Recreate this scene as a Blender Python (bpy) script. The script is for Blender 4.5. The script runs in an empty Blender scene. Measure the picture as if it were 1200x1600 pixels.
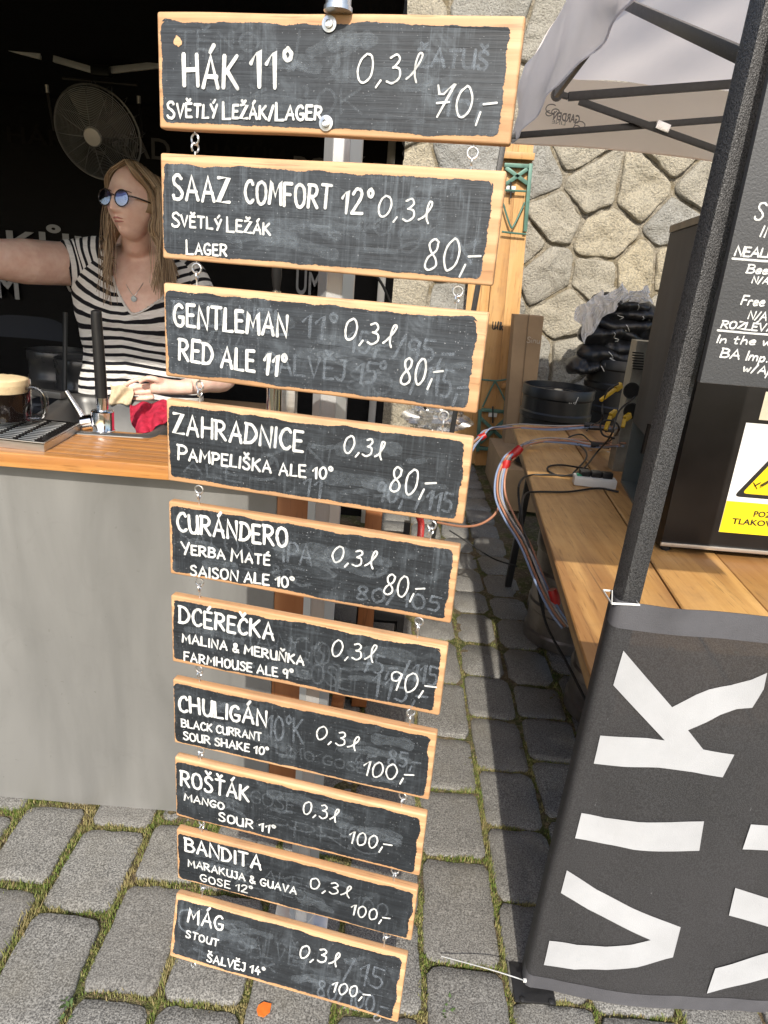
import bpy, bmesh, math, random
from mathutils import Vector, Matrix, noise
import unicodedata
from mathutils.geometry import tessellate_polygon
C = bpy.context.scene
rnd = random.Random(7)
PI = math.pi
# ------------------------------------------------------------------ camera, world, sun, exposure
H = 1.62
FPX = 1081.15; PITCH = math.radians(19.02); ROLL = math.radians(4.788)
R0 = Vector((1, 0, 0)); FW = Vector((0, math.cos(PITCH), -math.sin(PITCH))); U0 = Vector((0, math.sin(PITCH), math.cos(PITCH)))
RT = R0*math.cos(ROLL) + U0*math.sin(ROLL); UP = -R0*math.sin(ROLL) + U0*math.cos(ROLL)
EYE = Vector((0, 0, H))
cd = bpy.data.cameras.new('camera'); co = bpy.data.objects.new('camera', cd); C.collection.objects.link(co)
m = Matrix((RT, UP, -FW)).transposed().to_4x4(); m.translation = EYE; co.matrix_world = m
cd.sensor_fit = 'VERTICAL'; cd.sensor_height = 24; cd.lens = FPX*24/1600; cd.clip_start = .05; cd.clip_end = 300
C.camera = co
SUN_EL = math.radians(37); SUN_AZ = math.radians(1.2)     # shadows run away from the lens, a little to the right
w = bpy.data.worlds.new('World'); C.world = w; w.use_nodes = True
nt = w.node_tree; nt.nodes.clear()
sk = nt.nodes.new('ShaderNodeTexSky'); sk.sky_type = 'NISHITA'; sk.sun_disc = False
sk.sun_elevation = SUN_EL; sk.sun_rotation = PI + SUN_AZ; sk.dust_density = 2.0
bg = nt.nodes.new('ShaderNodeBackground'); bg.inputs[1].default_value = .15
ow = nt.nodes.new('ShaderNodeOutputWorld')
nt.links.new(sk.outputs[0], bg.inputs[0]); nt.links.new(bg.outputs[0], ow.inputs[0])
sl = bpy.data.lights.new('sun', 'SUN'); sl.energy = 4.0; sl.angle = math.radians(.55); sl.color = (1, .93, .82)
so = bpy.data.objects.new('sun', sl); C.collection.objects.link(so)
SD = Vector((math.sin(SUN_AZ)*math.cos(SUN_EL), math.cos(SUN_AZ)*math.cos(SUN_EL), -math.sin(SUN_EL)))
so.rotation_euler = SD.to_track_quat('-Z', 'Y').to_euler(); so.location = (0, -4, 6)
C.view_settings.view_transform = 'Standard'; C.view_settings.look = 'None'; C.view_settings.exposure = .40
C.view_settings.gamma = 1; C.view_settings.use_curve_mapping = False
C.cycles.max_bounces = 8; C.cycles.transparent_max_bounces = 16

# ------------------------------------------------------------------ sight lines of the photograph met with real planes
def ray(x, y): return FW*FPX + RT*(x-600) - UP*(y-800)
def ay(x, y, Y): d = ray(x, y); return EYE + d*(Y/d.y)
def az(x, y, z): d = ray(x, y); return EYE + d*((z-H)/d.z)
def ax(x, y, X): d = ray(x, y); return EYE + d*(X/d.x)
def apl(x, y, p, n): d = ray(x, y); return EYE + d*((p-EYE).dot(n)/d.dot(n))

# ------------------------------------------------------------------ materials
class NT:
    def __init__(s, name):
        s.m = bpy.data.materials.new(name); s.m.use_nodes = True; s.t = s.m.node_tree; s.t.nodes.clear()
        s.out = s.n('OutputMaterial')
    def n(s, k, **kw):
        o = s.t.nodes.new('ShaderNode'+k)
        for a, b in kw.items(): setattr(o, a, b)
        return o
    def l(s, a, b): s.t.links.new(a, b)
    def val(s, inp, v):
        if hasattr(v, 'is_output') or hasattr(v, 'links'): s.l(v, inp)
        else: inp.default_value = v
    def coord(s, kind='Object', scale=(1, 1, 1), loc=(0, 0, 0)):
        tc = s.n('TexCoord'); mp = s.n('Mapping'); mp.inputs['Scale'].default_value = scale; mp.inputs['Location'].default_value = loc
        s.l(tc.outputs[kind], mp.inputs[0]); return mp.outputs[0]
    def rand(s):
        oi = s.n('ObjectInfo'); return oi.outputs['Random']
    def shift(s, vec):
        r = s.rand(); mu = s.n('VectorMath', operation='SCALE'); cx = s.n('CombineXYZ')
        for i in range(3): cx.inputs[i].default_value = (37, 91, 53)[i]
        s.l(cx.outputs[0], mu.inputs[0]); s.l(r, mu.inputs['Scale'])
        ad = s.n('VectorMath', operation='ADD'); s.l(vec, ad.inputs[0]); s.l(mu.outputs[0], ad.inputs[1]); return ad.outputs[0]
    def noise(s, vec, scale=5, detail=5, rough=.6, dist=0):
        o = s.n('TexNoise'); s.l(vec, o.inputs['Vector']); o.inputs['Scale'].default_value = scale
        o.inputs['Detail'].default_value = detail; o.inputs['Roughness'].default_value = rough; o.inputs['Distortion'].default_value = dist
        return o.outputs['Fac']
    def ramp(s, fac, stops, interp='LINEAR'):
        o = s.n('ValToRGB'); o.color_ramp.interpolation = interp; e = o.color_ramp.elements
        while len(e) < len(stops): e.new(.5)
        for q, (p, c) in zip(e, stops):
            q.position = p; q.color = (c, c, c, 1) if not hasattr(c, '__len__') else (*c, 1)
        s.l(fac, o.inputs[0]); return o.outputs[0]
    def mix(s, f, a, b, mode='MIX'):
        o = s.n('MixRGB', blend_type=mode); s.val(o.inputs[0], f)
        for i, v in ((1, a), (2, b)):
            if isinstance(v, tuple): o.inputs[i].default_value = (*v[:3], 1)
            else: s.l(v, o.inputs[i])
        return o.outputs[0]
    def math(s, op, a, b=0.0):
        o = s.n('Math', operation=op); s.val(o.inputs[0], a); s.val(o.inputs[1], b); return o.outputs[0]
    def bump(s, h, strength=.3, dist=.01, normal=None):
        o = s.n('Bump'); s.l(h, o.inputs['Height']); o.inputs['Strength'].default_value = strength; o.inputs['Distance'].default_value = dist
        if normal: s.l(normal, o.inputs['Normal'])
        return o.outputs[0]
    def bsdf(s, col, rough=.5, metal=0.0, normal=None, spec=.5, **kw):
        o = s.n('BsdfPrincipled')
        if isinstance(col, tuple): o.inputs['Base Color'].default_value = (*col, 1)
        else: s.l(col, o.inputs['Base Color'])
        s.val(o.inputs['Roughness'], rough); s.val(o.inputs['Metallic'], metal); o.inputs['Specular IOR Level'].default_value = spec
        if normal: s.l(normal, o.inputs['Normal'])
        for k, v in kw.items(): s.val(o.inputs[k.replace('_', ' ')], v)
        return o.outputs[0]
    def end(s, sh): s.l(sh, s.out.inputs[0]); return s.m
def M(name, col, rough=.5, metal=0.0, var=.25, vs=6, bs=60, bump=.15, stretch=(1, 1, 1), spec=.5, bd=.003, **kw):
    t = NT(name); v = t.shift(t.coord(scale=stretch)); n = t.noise(v, vs)
    c2 = tuple(x*(1-var) for x in col); c1 = tuple(min(1, x*(1+var*.6)) for x in col)
    c = t.mix(t.ramp(n, [(.3, 0), (.7, 1)]), c2, c1)
    nb = t.noise(v, bs, 4)
    rr = t.math('ADD', t.math('MULTIPLY', n, .18), rough-.09)
    return t.end(t.bsdf(c, rr, metal, t.bump(nb, bump, bd), spec, **kw))
def wood(name, a, b, c, grain=(2, 40, 40), rough=.5, tone=.25, knots=False, bs=1.0, wear=.3):
    t = NT(name); v0 = t.coord(); v = t.shift(v0)
    mp = t.n('Mapping'); mp.inputs['Scale'].default_value = grain; t.l(v, mp.inputs[0])
    fine = t.noise(mp.outputs[0], 1.0, 6, .65, .4)
    mp2 = t.n('Mapping'); mp2.inputs['Scale'].default_value = tuple(g*.16 for g in grain); t.l(v, mp2.inputs[0])
    wv = t.n('TexWave', wave_type='RINGS', rings_direction='X'); t.l(mp2.outputs[0], wv.inputs[0]); wv.inputs['Scale'].default_value = 1.4
    wv.inputs['Distortion'].default_value = 5.5; wv.inputs['Detail'].default_value = 3; wv.inputs['Detail Scale'].default_value = .8
    col = t.mix(t.ramp(fine, [(.3, 0), (.68, 1)]), b, a)
    col = t.mix(t.math('MULTIPLY', t.ramp(wv.outputs['Fac'], [(.35, 1), (.75, 0)]), .55), col, c)
    pores = t.noise(mp.outputs[0], 4.0, 2, .5)
    col = t.mix(t.math('MULTIPLY', t.ramp(pores, [(.28, 1), (.4, 0)]), .5), col, tuple(x*.45 for x in c))
    if knots:
        vo = t.n('TexVoronoi'); mp3 = t.n('Mapping'); mp3.inputs['Scale'].default_value = (1.6*grain[0]/2.5, 5*grain[1]/40, 5*grain[2]/40); t.l(v, mp3.inputs[0]); t.l(mp3.outputs[0], vo.inputs['Vector']); vo.inputs['Scale'].default_value = 1.0
        col = t.mix(t.ramp(vo.outputs['Distance'], [(.03, .85), (.10, 0)]), col, (.10, .045, .018))
    if tone:
        r = t.rand(); col = t.mix(t.math('MULTIPLY', r, tone), col, tuple(x*.5 for x in c))
    dirt = t.noise(v, 7, 6, .7); col = t.mix(t.math('MULTIPLY', t.ramp(dirt, [(.5, 0), (.8, 1)]), wear), col, (.12, .085, .06))
    return t.end(t.bsdf(col, t.math('ADD', t.math('MULTIPLY', dirt, .25), rough-.12), 0, t.bump(fine, .25*bs, .002)))
W_BOARD = wood('beech_wood', (.71, .45, .25), (.58, .33, .16), (.46, .23, .10), (3, 60, 60), .55, .12, wear=.5)
W_TOP = wood('oiled_oak_wood', (.62, .31, .10), (.47, .20, .055), (.36, .14, .035), (3.5, 70, 70), .36, .38)
W_PLANK = wood('oiled_pine_wood', (.62, .37, .14), (.44, .23, .07), (.22, .09, .03), (38, 2.0, 30), .45, .25, True)
W_BENCH = wood('varnished_spruce_wood', (.66, .40, .17), (.55, .30, .10), (.42, .20, .06), (22, 22, 1.6), .45, .2, True)
W_POST = wood('stained_wood', (.45, .19, .07), (.33, .12, .035), (.22, .07, .02), (30, 30, 2), .45, .2)
def slate(k=1.0, sm_=1.0, nm='blackboard_paint'):
    t = NT(nm); v0 = t.coord(); v = t.shift(v0)
    mp = t.n('Mapping'); mp.inputs['Scale'].default_value = (4, 260, 20); t.l(v, mp.inputs[0]); br = t.noise(mp.outputs[0], 1, 5, .7)
    mp2 = t.n('Mapping'); mp2.inputs['Scale'].default_value = (180, 5, 20); t.l(v, mp2.inputs[0]); br2 = t.noise(mp2.outputs[0], 1, 4, .7)
    sm = t.noise(v, 9, 5, .6, 1.2); sm2 = t.noise(v, 26, 4, .7, .8)
    base = t.mix(t.ramp(br, [(.35, 0), (.68, 1)]), (.016*k, .019*k, .024*k), (.040*k, .048*k, .058*k))
    base = t.mix(t.math('MULTIPLY', t.ramp(br2, [(.5, 0), (.75, 1)]), t.ramp(sm, [(.4, 0), (.7, .6*sm_)])), base, (.17, .20, .23))
    base = t.mix(t.math('MULTIPLY', t.ramp(sm2, [(.48, 0), (.8, 1)]), t.ramp(sm, [(.42, .08*sm_), (.75, .6*sm_)])), base, (.20, .235, .27))
    sp = t.noise(v, 420, 1, .5); base = t.mix(t.ramp(sp, [(.735, 0), (.77, .6)]), base, (.5, .52, .55))
    return t.end(t.bsdf(base, t.math('ADD', t.math('MULTIPLY', sm, .25), .42), 0, t.bump(br, .5, .0012), .45))
SLATE = slate(.62, .7); SLATE_W = slate(1.0, 1.3, 'chalky_blackboard_paint')
def chalk(name, col, lo, hi, streak=(40, 40, 40)):
    t = NT(name); v = t.shift(t.coord(scale=streak)); n = t.noise(v, 3, 4, .7); n2 = t.noise(v, .5, 3, .6)
    a = t.math('MULTIPLY', t.ramp(n, [(.3, lo), (.62, hi)]), t.ramp(n2, [(.3, .75), (.6, 1)]))
    d = t.bsdf(col, .75, 0, None, .2); tr = t.n('BsdfTransparent'); mx = t.n('MixShader')
    t.l(a, mx.inputs[0]); t.l(tr.outputs[0], mx.inputs[1]); t.l(d, mx.inputs[2]); return t.end(mx.outputs[0])
CHALK = chalk('white_chalk_marker', (.84, .85, .83), .55, 1.0)
GHOST = chalk('wiped_chalk', (.33, .38, .44), .05, .34)
GHOST2 = chalk('wiped_chalk_faint', (.33, .38, .43), .02, .15)
STEEL = M('brushed_steel', (.62, .62, .60), .32, .95, .15, 8, 120, .08, (1, 12, 12))
ZINC = M('zinc_plated_steel', (.72, .73, .74), .3, .9, .2, 20, 90, .1)
ALU = M('anodised_aluminium', (.60, .61, .61), .42, .55, .12, 4, 200, .06)
CHROME = M('chrome', (.82, .82, .83), .08, 1.0, .05, 5, 30, .01)
BLACKP = M('black_plastic', (.012, .012, .013), .38, 0, .2, 8, 120, .08)
BLACKM = M('black_painted_metal', (.02, .02, .021), .4, 0, .3, 12, 80, .12)
RUBBER = M('black_rubber', (.014, .014, .014), .6, 0, .3, 20, 150, .1)
WHITEP = M('white_plastic', (.72, .73, .72), .35, 0, .1)
CARD = M('cardboard', (.36, .25, .15), .8, 0, .15, 5, 60, .1, spec=.2)
YEL = M('yellow_plastic', (.60, .38, .02), .4)
GREENM = M('green_painted_steel', (.09, .19, .15), .45, .2, .25, 15)
BLUEC = M('navy_fabric', (.009, .013, .022), .8, 0, .2)
def panelmat():
    t = NT('satin_grey_panel'); v = t.coord(); v1 = t.coord(scale=(4, 1, .7)); big = t.noise(v1, 1.5, 5, .6, .6); sc = t.noise(v, 9, 8, .75, 1.5)
    mp = t.n('Mapping'); mp.inputs['Scale'].default_value = (2.5, 1, 90); t.l(v, mp.inputs[0]); br = t.noise(mp.outputs[0], 1, 4, .6)
    c = t.mix(t.ramp(big, [(.3, 0), (.75, 1)]), (.235, .235, .228), (.315, .313, .303))
    c = t.mix(t.math('MULTIPLY', t.ramp(sc, [(.55, 0), (.8, 1)]), .18), c, (.13, .125, .115))
    sp = t.noise(v, 70, 3, .6); c = t.mix(t.ramp(sp, [(.70, 0), (.76, .35)]), c, (.12, .11, .10))
    return t.end(t.bsdf(c, t.math('ADD', t.math('MULTIPLY', big, .3), .30), .45, t.bump(br, .08, .001)))
PANEL = panelmat()
def granite():
    t = NT('granite_sett'); v = t.shift(t.coord()); g = t.noise(v, 250, 2, .7); g2 = t.noise(v, 45, 5, .7); b = t.noise(v, 5, 5, .6)
    c = t.mix(t.ramp(g, [(.38, 0), (.5, .45), (.62, 1)]), (.066, .065, .062), (.33, .325, .305))
    c = t.mix(t.math('MULTIPLY', t.ramp(g2, [(.3, 1), (.5, 0)]), .35), c, (.12, .115, .105))
    c = t.mix(t.math('MULTIPLY', t.rand(), .38), c, (.15, .14, .125))
    c = t.mix(t.math('MULTIPLY', t.ramp(b, [(.5, 0), (.8, 1)]), .45), c, (.17, .155, .12))
    h = t.math('ADD', t.math('MULTIPLY', g, .35), g2)
    return t.end(t.bsdf(c, .72, 0, t.bump(h, .7, .005), .4))
GRANITE = granite()
def stonem():
    t = NT('wall_stone'); v = t.shift(t.coord()); g = t.noise(v, 60, 5, .7); b = t.noise(v, 5, 6, .65, .5)
    c = t.mix(t.ramp(t.rand(), [(.0, 0), (1, 1)]), (.42, .42, .395), (.62, .54, .38))
    c = t.mix(t.ramp(g, [(.35, .75), (.55, 0)]), c, (.23, .215, .19)); c = t.mix(t.math('MULTIPLY', t.ramp(b, [(.45, 0), (.75, 1)]), .4), c, (.27, .25, .20))
    rd = t.n('TexNoise', noise_type='RIDGED_MULTIFRACTAL'); t.l(v, rd.inputs['Vector']); rd.inputs['Scale'].default_value = 4
    h = t.math('ADD', t.math('MULTIPLY', g, .5), b); h = t.math('ADD', h, t.math('MULTIPLY', rd.outputs['Fac'], .25))
    return t.end(t.bsdf(c, .85, 0, t.bump(h, 1, .06), .3))
STONE = stonem()
def soil(name, cols, s=40):
    t = NT(name); v = t.coord(); a = t.noise(v, 7, 5, .6); b = t.noise(v, s*4, 4, .7); c2 = t.noise(v, s, 4, .6)
    c = t.mix(t.ramp(a, [(.42, 0), (.58, 1)]), cols[0], cols[1]); c = t.mix(t.ramp(c2, [(.5, 0), (.65, .8)]), c, cols[2])
    c = t.mix(t.ramp(b, [(.35, .7), (.55, 0)]), c, tuple(x*.3 for x in cols[0]))
    return t.end(t.bsdf(c, .95, 0, t.bump(t.math('ADD', b, c2), 1, .012), .1))
SOIL = soil('joint_soil', [(.19, .15, .10), (.12, .14, .05), (.33, .26, .16)])
MORTAR = soil('mortar', [(.33, .30, .24), (.24, .20, .13), (.42, .38, .31)], 20)
def bladem():
    t = NT('grass_blade'); g = t.n('NewGeometry'); v = t.coord()
    c = t.ramp(g.outputs['Random Per Island'], [(0, (.19, .27, .05)), (.35, (.12, .19, .035)), (.6, (.26, .30, .08)), (.8, (.42, .36, .17)), (1, (.32, .24, .12))])
    n = t.noise(v, 5, 4, .6); c = t.mix(t.ramp(n, [(.45, 0), (.62, .75)]), c, (.42, .34, .17))
    a = t.bsdf(c, .7, 0, None, .3); tr = t.n('BsdfTranslucent'); t.l(c, tr.inputs[0]); mx = t.n('MixShader'); mx.inputs[0].default_value = .3
    t.l(a, mx.inputs[1]); t.l(tr.outputs[0], mx.inputs[2]); return t.end(mx.outputs[0])
BLADE = bladem()
def fabric(name, col, trans=.35, bs=300, rough=.85, wr=.3, tint=None):
    t = NT(name); v = t.coord(); n = t.noise(v, 3, 5, .6, 1); w_ = t.noise(v, bs, 2); cr = t.noise(t.coord(scale=(2, 2, 6)), 4, 5, .65, 2)
    c = t.mix(t.ramp(n, [(.3, 0), (.7, 1)]), tuple(x*.9 for x in col), col)
    a = t.bsdf(c, rough, 0, t.bump(t.math('ADD', t.math('MULTIPLY', w_, .1), cr), wr, .02), .2)
    tr = t.n('BsdfTranslucent'); tr.inputs[0].default_value = (*(tint or col), 1); mx = t.n('MixShader'); mx.inputs[0].default_value = trans
    t.l(a, mx.inputs[1]); t.l(tr.outputs[0], mx.inputs[2]); return t.end(mx.outputs[0])
CANOPY = fabric('canopy_cloth', (.86, .79, .74), .80, tint=(1.0, .90, .82), wr=.25)
FLAP = fabric('pale_polyester', (.86, .86, .90), .60, wr=.15)
BLACKCL = fabric('black_cloth', (.010, .010, .011), .02)
def hammered():
    t = NT('hammered_black_paint'); v = t.coord(scale=(1, 1, .8)); vo = t.noise(v, 480, 2, .5, .4)
    c = t.mix(t.ramp(vo, [(.42, 0), (.56, 1)]), (.017, .017, .018), (.066, .066, .068))
    return t.end(t.bsdf(c, .36, .1, t.bump(vo, 1, .002), .6))
HAMMER = hammered()
def bannerm():
    t = NT('mesh_banner_cloth'); v = t.coord(); ck = t.n('TexChecker'); ck.inputs['Scale'].default_value = 480; t.l(v, ck.inputs[0])
    wv = t.noise(v, 340, 2, .5); n = t.noise(v, 3.2, 5, .6)
    c = t.mix(t.ramp(n, [(.3, 0), (.7, 1)]), (.024, .024, .025), (.038, .037, .039)); c = t.mix(t.ramp(wv, [(.42, 0), (.6, .6)]), c, (.062, .062, .066))
    sc = t.noise(t.coord(scale=(30, 1, 6)), 3, 4, .7); c = t.mix(t.ramp(sc, [(.69, 0), (.74, .5)]), c, (.35, .35, .36))
    a = t.bsdf(c, .6, 0, t.bump(wv, .4, .001), .35); tr = t.n('BsdfTransparent'); mx = t.n('MixShader')
    t.val(mx.inputs[0], t.math('ADD', t.math('MULTIPLY', ck.outputs['Fac'], .06), .92))
    t.l(tr.outputs[0], mx.inputs[1]); t.l(a, mx.inputs[2]); return t.end(mx.outputs[0])
BANNER = bannerm()
BWHITE = M('white_banner_print', (.42, .43, .45), .6, 0, .14, 4, 500, .25)
BHEM = M('banner_hem', (.085, .085, .095), .6, 0, .2, 10, 480, .4)
GREYPRINT = M('grey_print', (.22, .23, .25), .8, 0, .1)
def glassm(name, col=(1, 1, 1), gl=.25, rough=.02):
    t = NT(name); g = t.n('BsdfGlossy'); g.inputs['Roughness'].default_value = rough; g.inputs[0].default_value = (.95, .95, .95, 1)
    tr = t.n('BsdfTransparent'); tr.inputs[0].default_value = (*col, 1); mx = t.n('MixShader'); fr = t.n('LayerWeight'); fr.inputs[0].default_value = .45
    t.l(t.math('ADD', t.math('MULTIPLY', t.math('POWER', fr.outputs['Facing'], 2.5), .55), gl*.4), mx.inputs[0]); t.l(tr.outputs[0], mx.inputs[1]); t.l(g.outputs[0], mx.inputs[2]); return t.end(mx.outputs[0])
GLASS = glassm('clear_glass', (.97, .97, .97), .06); LENS = glassm('coated_lens', (.60, .68, .92), .50)
PLBAG = glassm('clear_polythene', (.85, .85, .85), .7, .25)
BEER = M('dark_beer', (.006, .003, .002), .7, 0, .1, spec=.04)
FOAM = M('beer_foam', (.72, .56, .33), .8, 0, .12, 40, 200, .4)
def skinm():
    t = NT('skin'); v = t.coord(); n = t.noise(v, 22, 4, .6); c = t.mix(t.ramp(n, [(.35, 0), (.7, 1)]), (.74, .47, .37), (.86, .62, .51))
    return t.end(t.bsdf(c, .5, 0, t.bump(t.noise(v, 180, 3), .15, .001), .4, Subsurface_Weight=.12, Subsurface_Scale=.02))
SKIN = skinm()
def hairm():
    t = NT('light_brown_hair'); g = t.n('NewGeometry'); c = t.ramp(g.outputs['Random Per Island'], [(0, (.14, .09, .05)), (.5, (.30, .205, .12)), (1, (.52, .39, .25))])
    return t.end(t.bsdf(c, .45, 0, None, .4))
HAIR = hairm()
def stripem():
    t = NT('striped_jersey'); tc = t.n('TexCoord'); sp = t.n('SeparateXYZ'); t.l(tc.outputs['UV'], sp.inputs[0])
    nv = t.noise(t.coord(), 9, 3, .5); v = t.math('ADD', sp.outputs[1], t.math('MULTIPLY', nv, .35))
    f = t.math('FRACT', v); c = t.mix(t.ramp(f, [(0, 0), (.56, 0), (.60, 1), (.97, 1), (1, 0)]), (.76, .74, .71), (.012, .012, .016))
    wr = t.noise(t.coord(scale=(1, 1, 3)), 14, 4, .6, 1.5)
    return t.end(t.bsdf(c, .85, 0, t.bump(wr, .6, .02), .2))
STRIPE = stripem()

# ------------------------------------------------------------------ mesh helpers
class MB:
    def __init__(s): s.v = []; s.f = []; s.uv = {}
    def quad(s, *p): i = len(s.v); s.v += [Vector(q) for q in p]; s.f.append(tuple(range(i, i+len(p)))); return s
    def box(s, c, d, rot=None, bev=0):
        c = Vector(c); hx, hy, hz = d[0]/2, d[1]/2, d[2]/2
        if bev:
            b = bmesh.new(); bmesh.ops.create_cube(b, size=1)
            for q in b.verts: q.co = Vector((q.co.x*d[0], q.co.y*d[1], q.co.z*d[2]))
            bmesh.ops.bevel(b, geom=b.edges[:], offset=bev, segments=2, affect='EDGES', profile=.6)
            i = len(s.v); b.verts.index_update()
            for q in b.verts: s.v.append((rot @ q.co if rot else q.co.copy()) + c)
            for fc in b.faces: s.f.append(tuple(i+q.index for q in fc.verts))
            b.free(); return s
        i = len(s.v)
        for x, y, z in ((-1, -1, -1), (1, -1, -1), (1, 1, -1), (-1, 1, -1), (-1, -1, 1), (1, -1, 1), (1, 1, 1), (-1, 1, 1)):
            p = Vector((x*hx, y*hy, z*hz)); s.v.append((rot @ p if rot else p)+c)
        for a in ((0, 3, 2, 1), (4, 5, 6, 7), (0, 1, 5, 4), (1, 2, 6, 5), (2, 3, 7, 6), (3, 0, 4, 7)): s.f.append(tuple(i+k for k in a))
        return s
    def hexa(s, bot, top):      # any eight corners
        i = len(s.v); s.v += [Vector(p) for p in bot]+[Vector(p) for p in top]; n = len(bot)
        s.f.append(tuple(i+k for k in range(n))[::-1]); s.f.append(tuple(i+n+k for k in range(n)))
        for k in range(n): s.f.append((i+k, i+(k+1) % n, i+n+(k+1) % n, i+n+k))
        return s
    def bar(s, a, b, w, h, up=(0, 0, 1), bev=0):
        a = Vector(a); b = Vector(b); d = (b-a); L = d.length; x = d.normalized(); y = Vector(up).cross(x)
        if y.length < 1e-4: y = Vector((0, 1, 0)).cross(x)
        y.normalize(); z = x.cross(y); R = Matrix((x, y, z)).transposed(); return s.box((a+b)/2, (L, w, h), R, bev)
    def tube(s, pts, r, n=8, cap=True, flat=None):
        pts = [Vector(p) for p in pts]; i0 = len(s.v); prev = None
        for k, p in enumerate(pts):
            t = (pts[min(k+1, len(pts)-1)]-pts[max(k-1, 0)])
            t = t.normalized() if t.length > 1e-9 else Vector((0, 0, 1))
            if prev is None:
                a = t.orthogonal().normalized()
                if flat: a = Vector(flat).cross(t).normalized()
            else:
                a = prev - t*prev.dot(t); a = a.normalized() if a.length > 1e-6 else t.orthogonal().normalized()
            prev = a; b = t.cross(a); rr = r[k] if hasattr(r, '__len__') else r
            r1, r2 = rr if hasattr(rr, '__len__') else (rr, rr)
            for j in range(n):
                q = 2*PI*j/n; s.v.append(p + a*(math.cos(q)*r1) + b*(math.sin(q)*r2))
        for k in range(len(pts)-1):
            for j in range(n):
                s.f.append((i0+k*n+j, i0+k*n+(j+1) % n, i0+(k+1)*n+(j+1) % n, i0+(k+1)*n+j))
        if cap:
            s.f.append(tuple(i0+j for j in range(n))[::-1]); s.f.append(tuple(i0+(len(pts)-1)*n+j for j in range(n)))
        return s
    def lathe(s, prof, c=(0, 0, 0), n=32, R=None):
        c = Vector(c); i0 = len(s.v)
        for r, z in prof:
            for j in range(n):
                q = 2*PI*j/n; p = Vector((r*math.cos(q), r*math.sin(q), z)); s.v.append((R @ p if R else p)+c)
        for k in range(len(prof)-1):
            for j in range(n): s.f.append((i0+k*n+j, i0+k*n+(j+1) % n, i0+(k+1)*n+(j+1) % n, i0+(k+1)*n+j))
        s.f.append(tuple(i0+j for j in range(n))[::-1]); s.f.append(tuple(i0+(len(prof)-1)*n+j for j in range(n)))
        return s
    def torus(s, c, R_, r, rot=None, n=24, k=8, a0=0, a1=2*PI):
        pts = []
        full = abs(a1-a0-2*PI) < 1e-6; N = n
        for j in range(N+1):
            q = a0+(a1-a0)*j/N; p = Vector((R_*math.cos(q), R_*math.sin(q), 0)); pts.append((rot @ p if rot else p)+Vector(c))
        return s.tube(pts, r, k, not full)
    def grid(s, fn, nu, nv, uvf=None):
        i0 = len(s.v)
        for a in range(nu+1):
            for b in range(nv+1):
                s.v.append(Vector(fn(a/nu, b/nv)))
                if uvf: s.uv[len(s.v)-1] = uvf(a/nu, b/nv)
        for a in range(nu):
            for b in range(nv): s.f.append((i0+a*(nv+1)+b, i0+(a+1)*(nv+1)+b, i0+(a+1)*(nv+1)+b+1, i0+a*(nv+1)+b+1))
        return s
    def poly(s, pts, th, nrm):      # flat outline with real thickness
        nrm = Vector(nrm).normalized(); a = [Vector(p) for p in pts]; return s.hexa([p - nrm*th for p in a], a)
    def build(s, name, mat, parent=None, smooth=True, local=False, loc=None, ang=35, M_=None):
        me = bpy.data.meshes.new(name); off = Vector((0, 0, 0))
        if not local:
            p = parent
            while p: off += p.location; p = p.parent
            if loc is not None: off += Vector(loc)
        me.from_pydata([v-off for v in s.v], [], s.f); me.materials.append(mat)
        if s.uv:
            ul = me.uv_layers.new(name='UVMap')
            for lp in me.loops: ul.data[lp.index].uv = s.uv.get(lp.vertex_index, (0, 0))
        if smooth:
            me.polygons.foreach_set('use_smooth', [True]*len(me.polygons)); me.set_sharp_from_angle(angle=math.radians(ang))
        me.update(); o = bpy.data.objects.new(name, me); C.collection.objects.link(o)
        if parent: o.parent = parent
        if loc is not None: o.location = loc
        return o
def fixn(o):
    b = bmesh.new(); b.from_mesh(o.data); bmesh.ops.recalc_face_normals(b, faces=b.faces[:]); b.to_mesh(o.data); b.free(); return o
def tag(o, label=None, cat=None, group=None, kind=None):
    for k, v in (('label', label), ('category', cat), ('group', group), ('kind', kind)):
        if v: o[k] = v
    return o
def thing(name, label, cat, loc=(0, 0, 0), group=None):
    o = bpy.data.objects.new(name, None); C.collection.objects.link(o); o.location = loc; o.empty_display_size = .1
    return tag(o, label, cat, group)
def evalmesh(o, name):
    dg = bpy.context.evaluated_depsgraph_get(); dg.update(); return bpy.data.meshes.new_from_object(o.evaluated_get(dg))
def catmull(pts, n=6):
    if len(pts) < 3: return pts
    P = [pts[0]*2-pts[1]]+pts+[pts[-1]*2-pts[-2]]; out = []
    for i in range(1, len(P)-2):
        a, b, c, d = P[i-1:i+3]
        for k in range(n):
            t = k/n; out.append(.5*((2*b)+(c-a)*t+(2*a-5*b+4*c-d)*t*t+(3*b-a-3*c+d)*t**3))
    out.append(pts[-1]); return out
def smooth_path(pts, n=8): return catmull([Vector(p) for p in pts], n)

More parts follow.
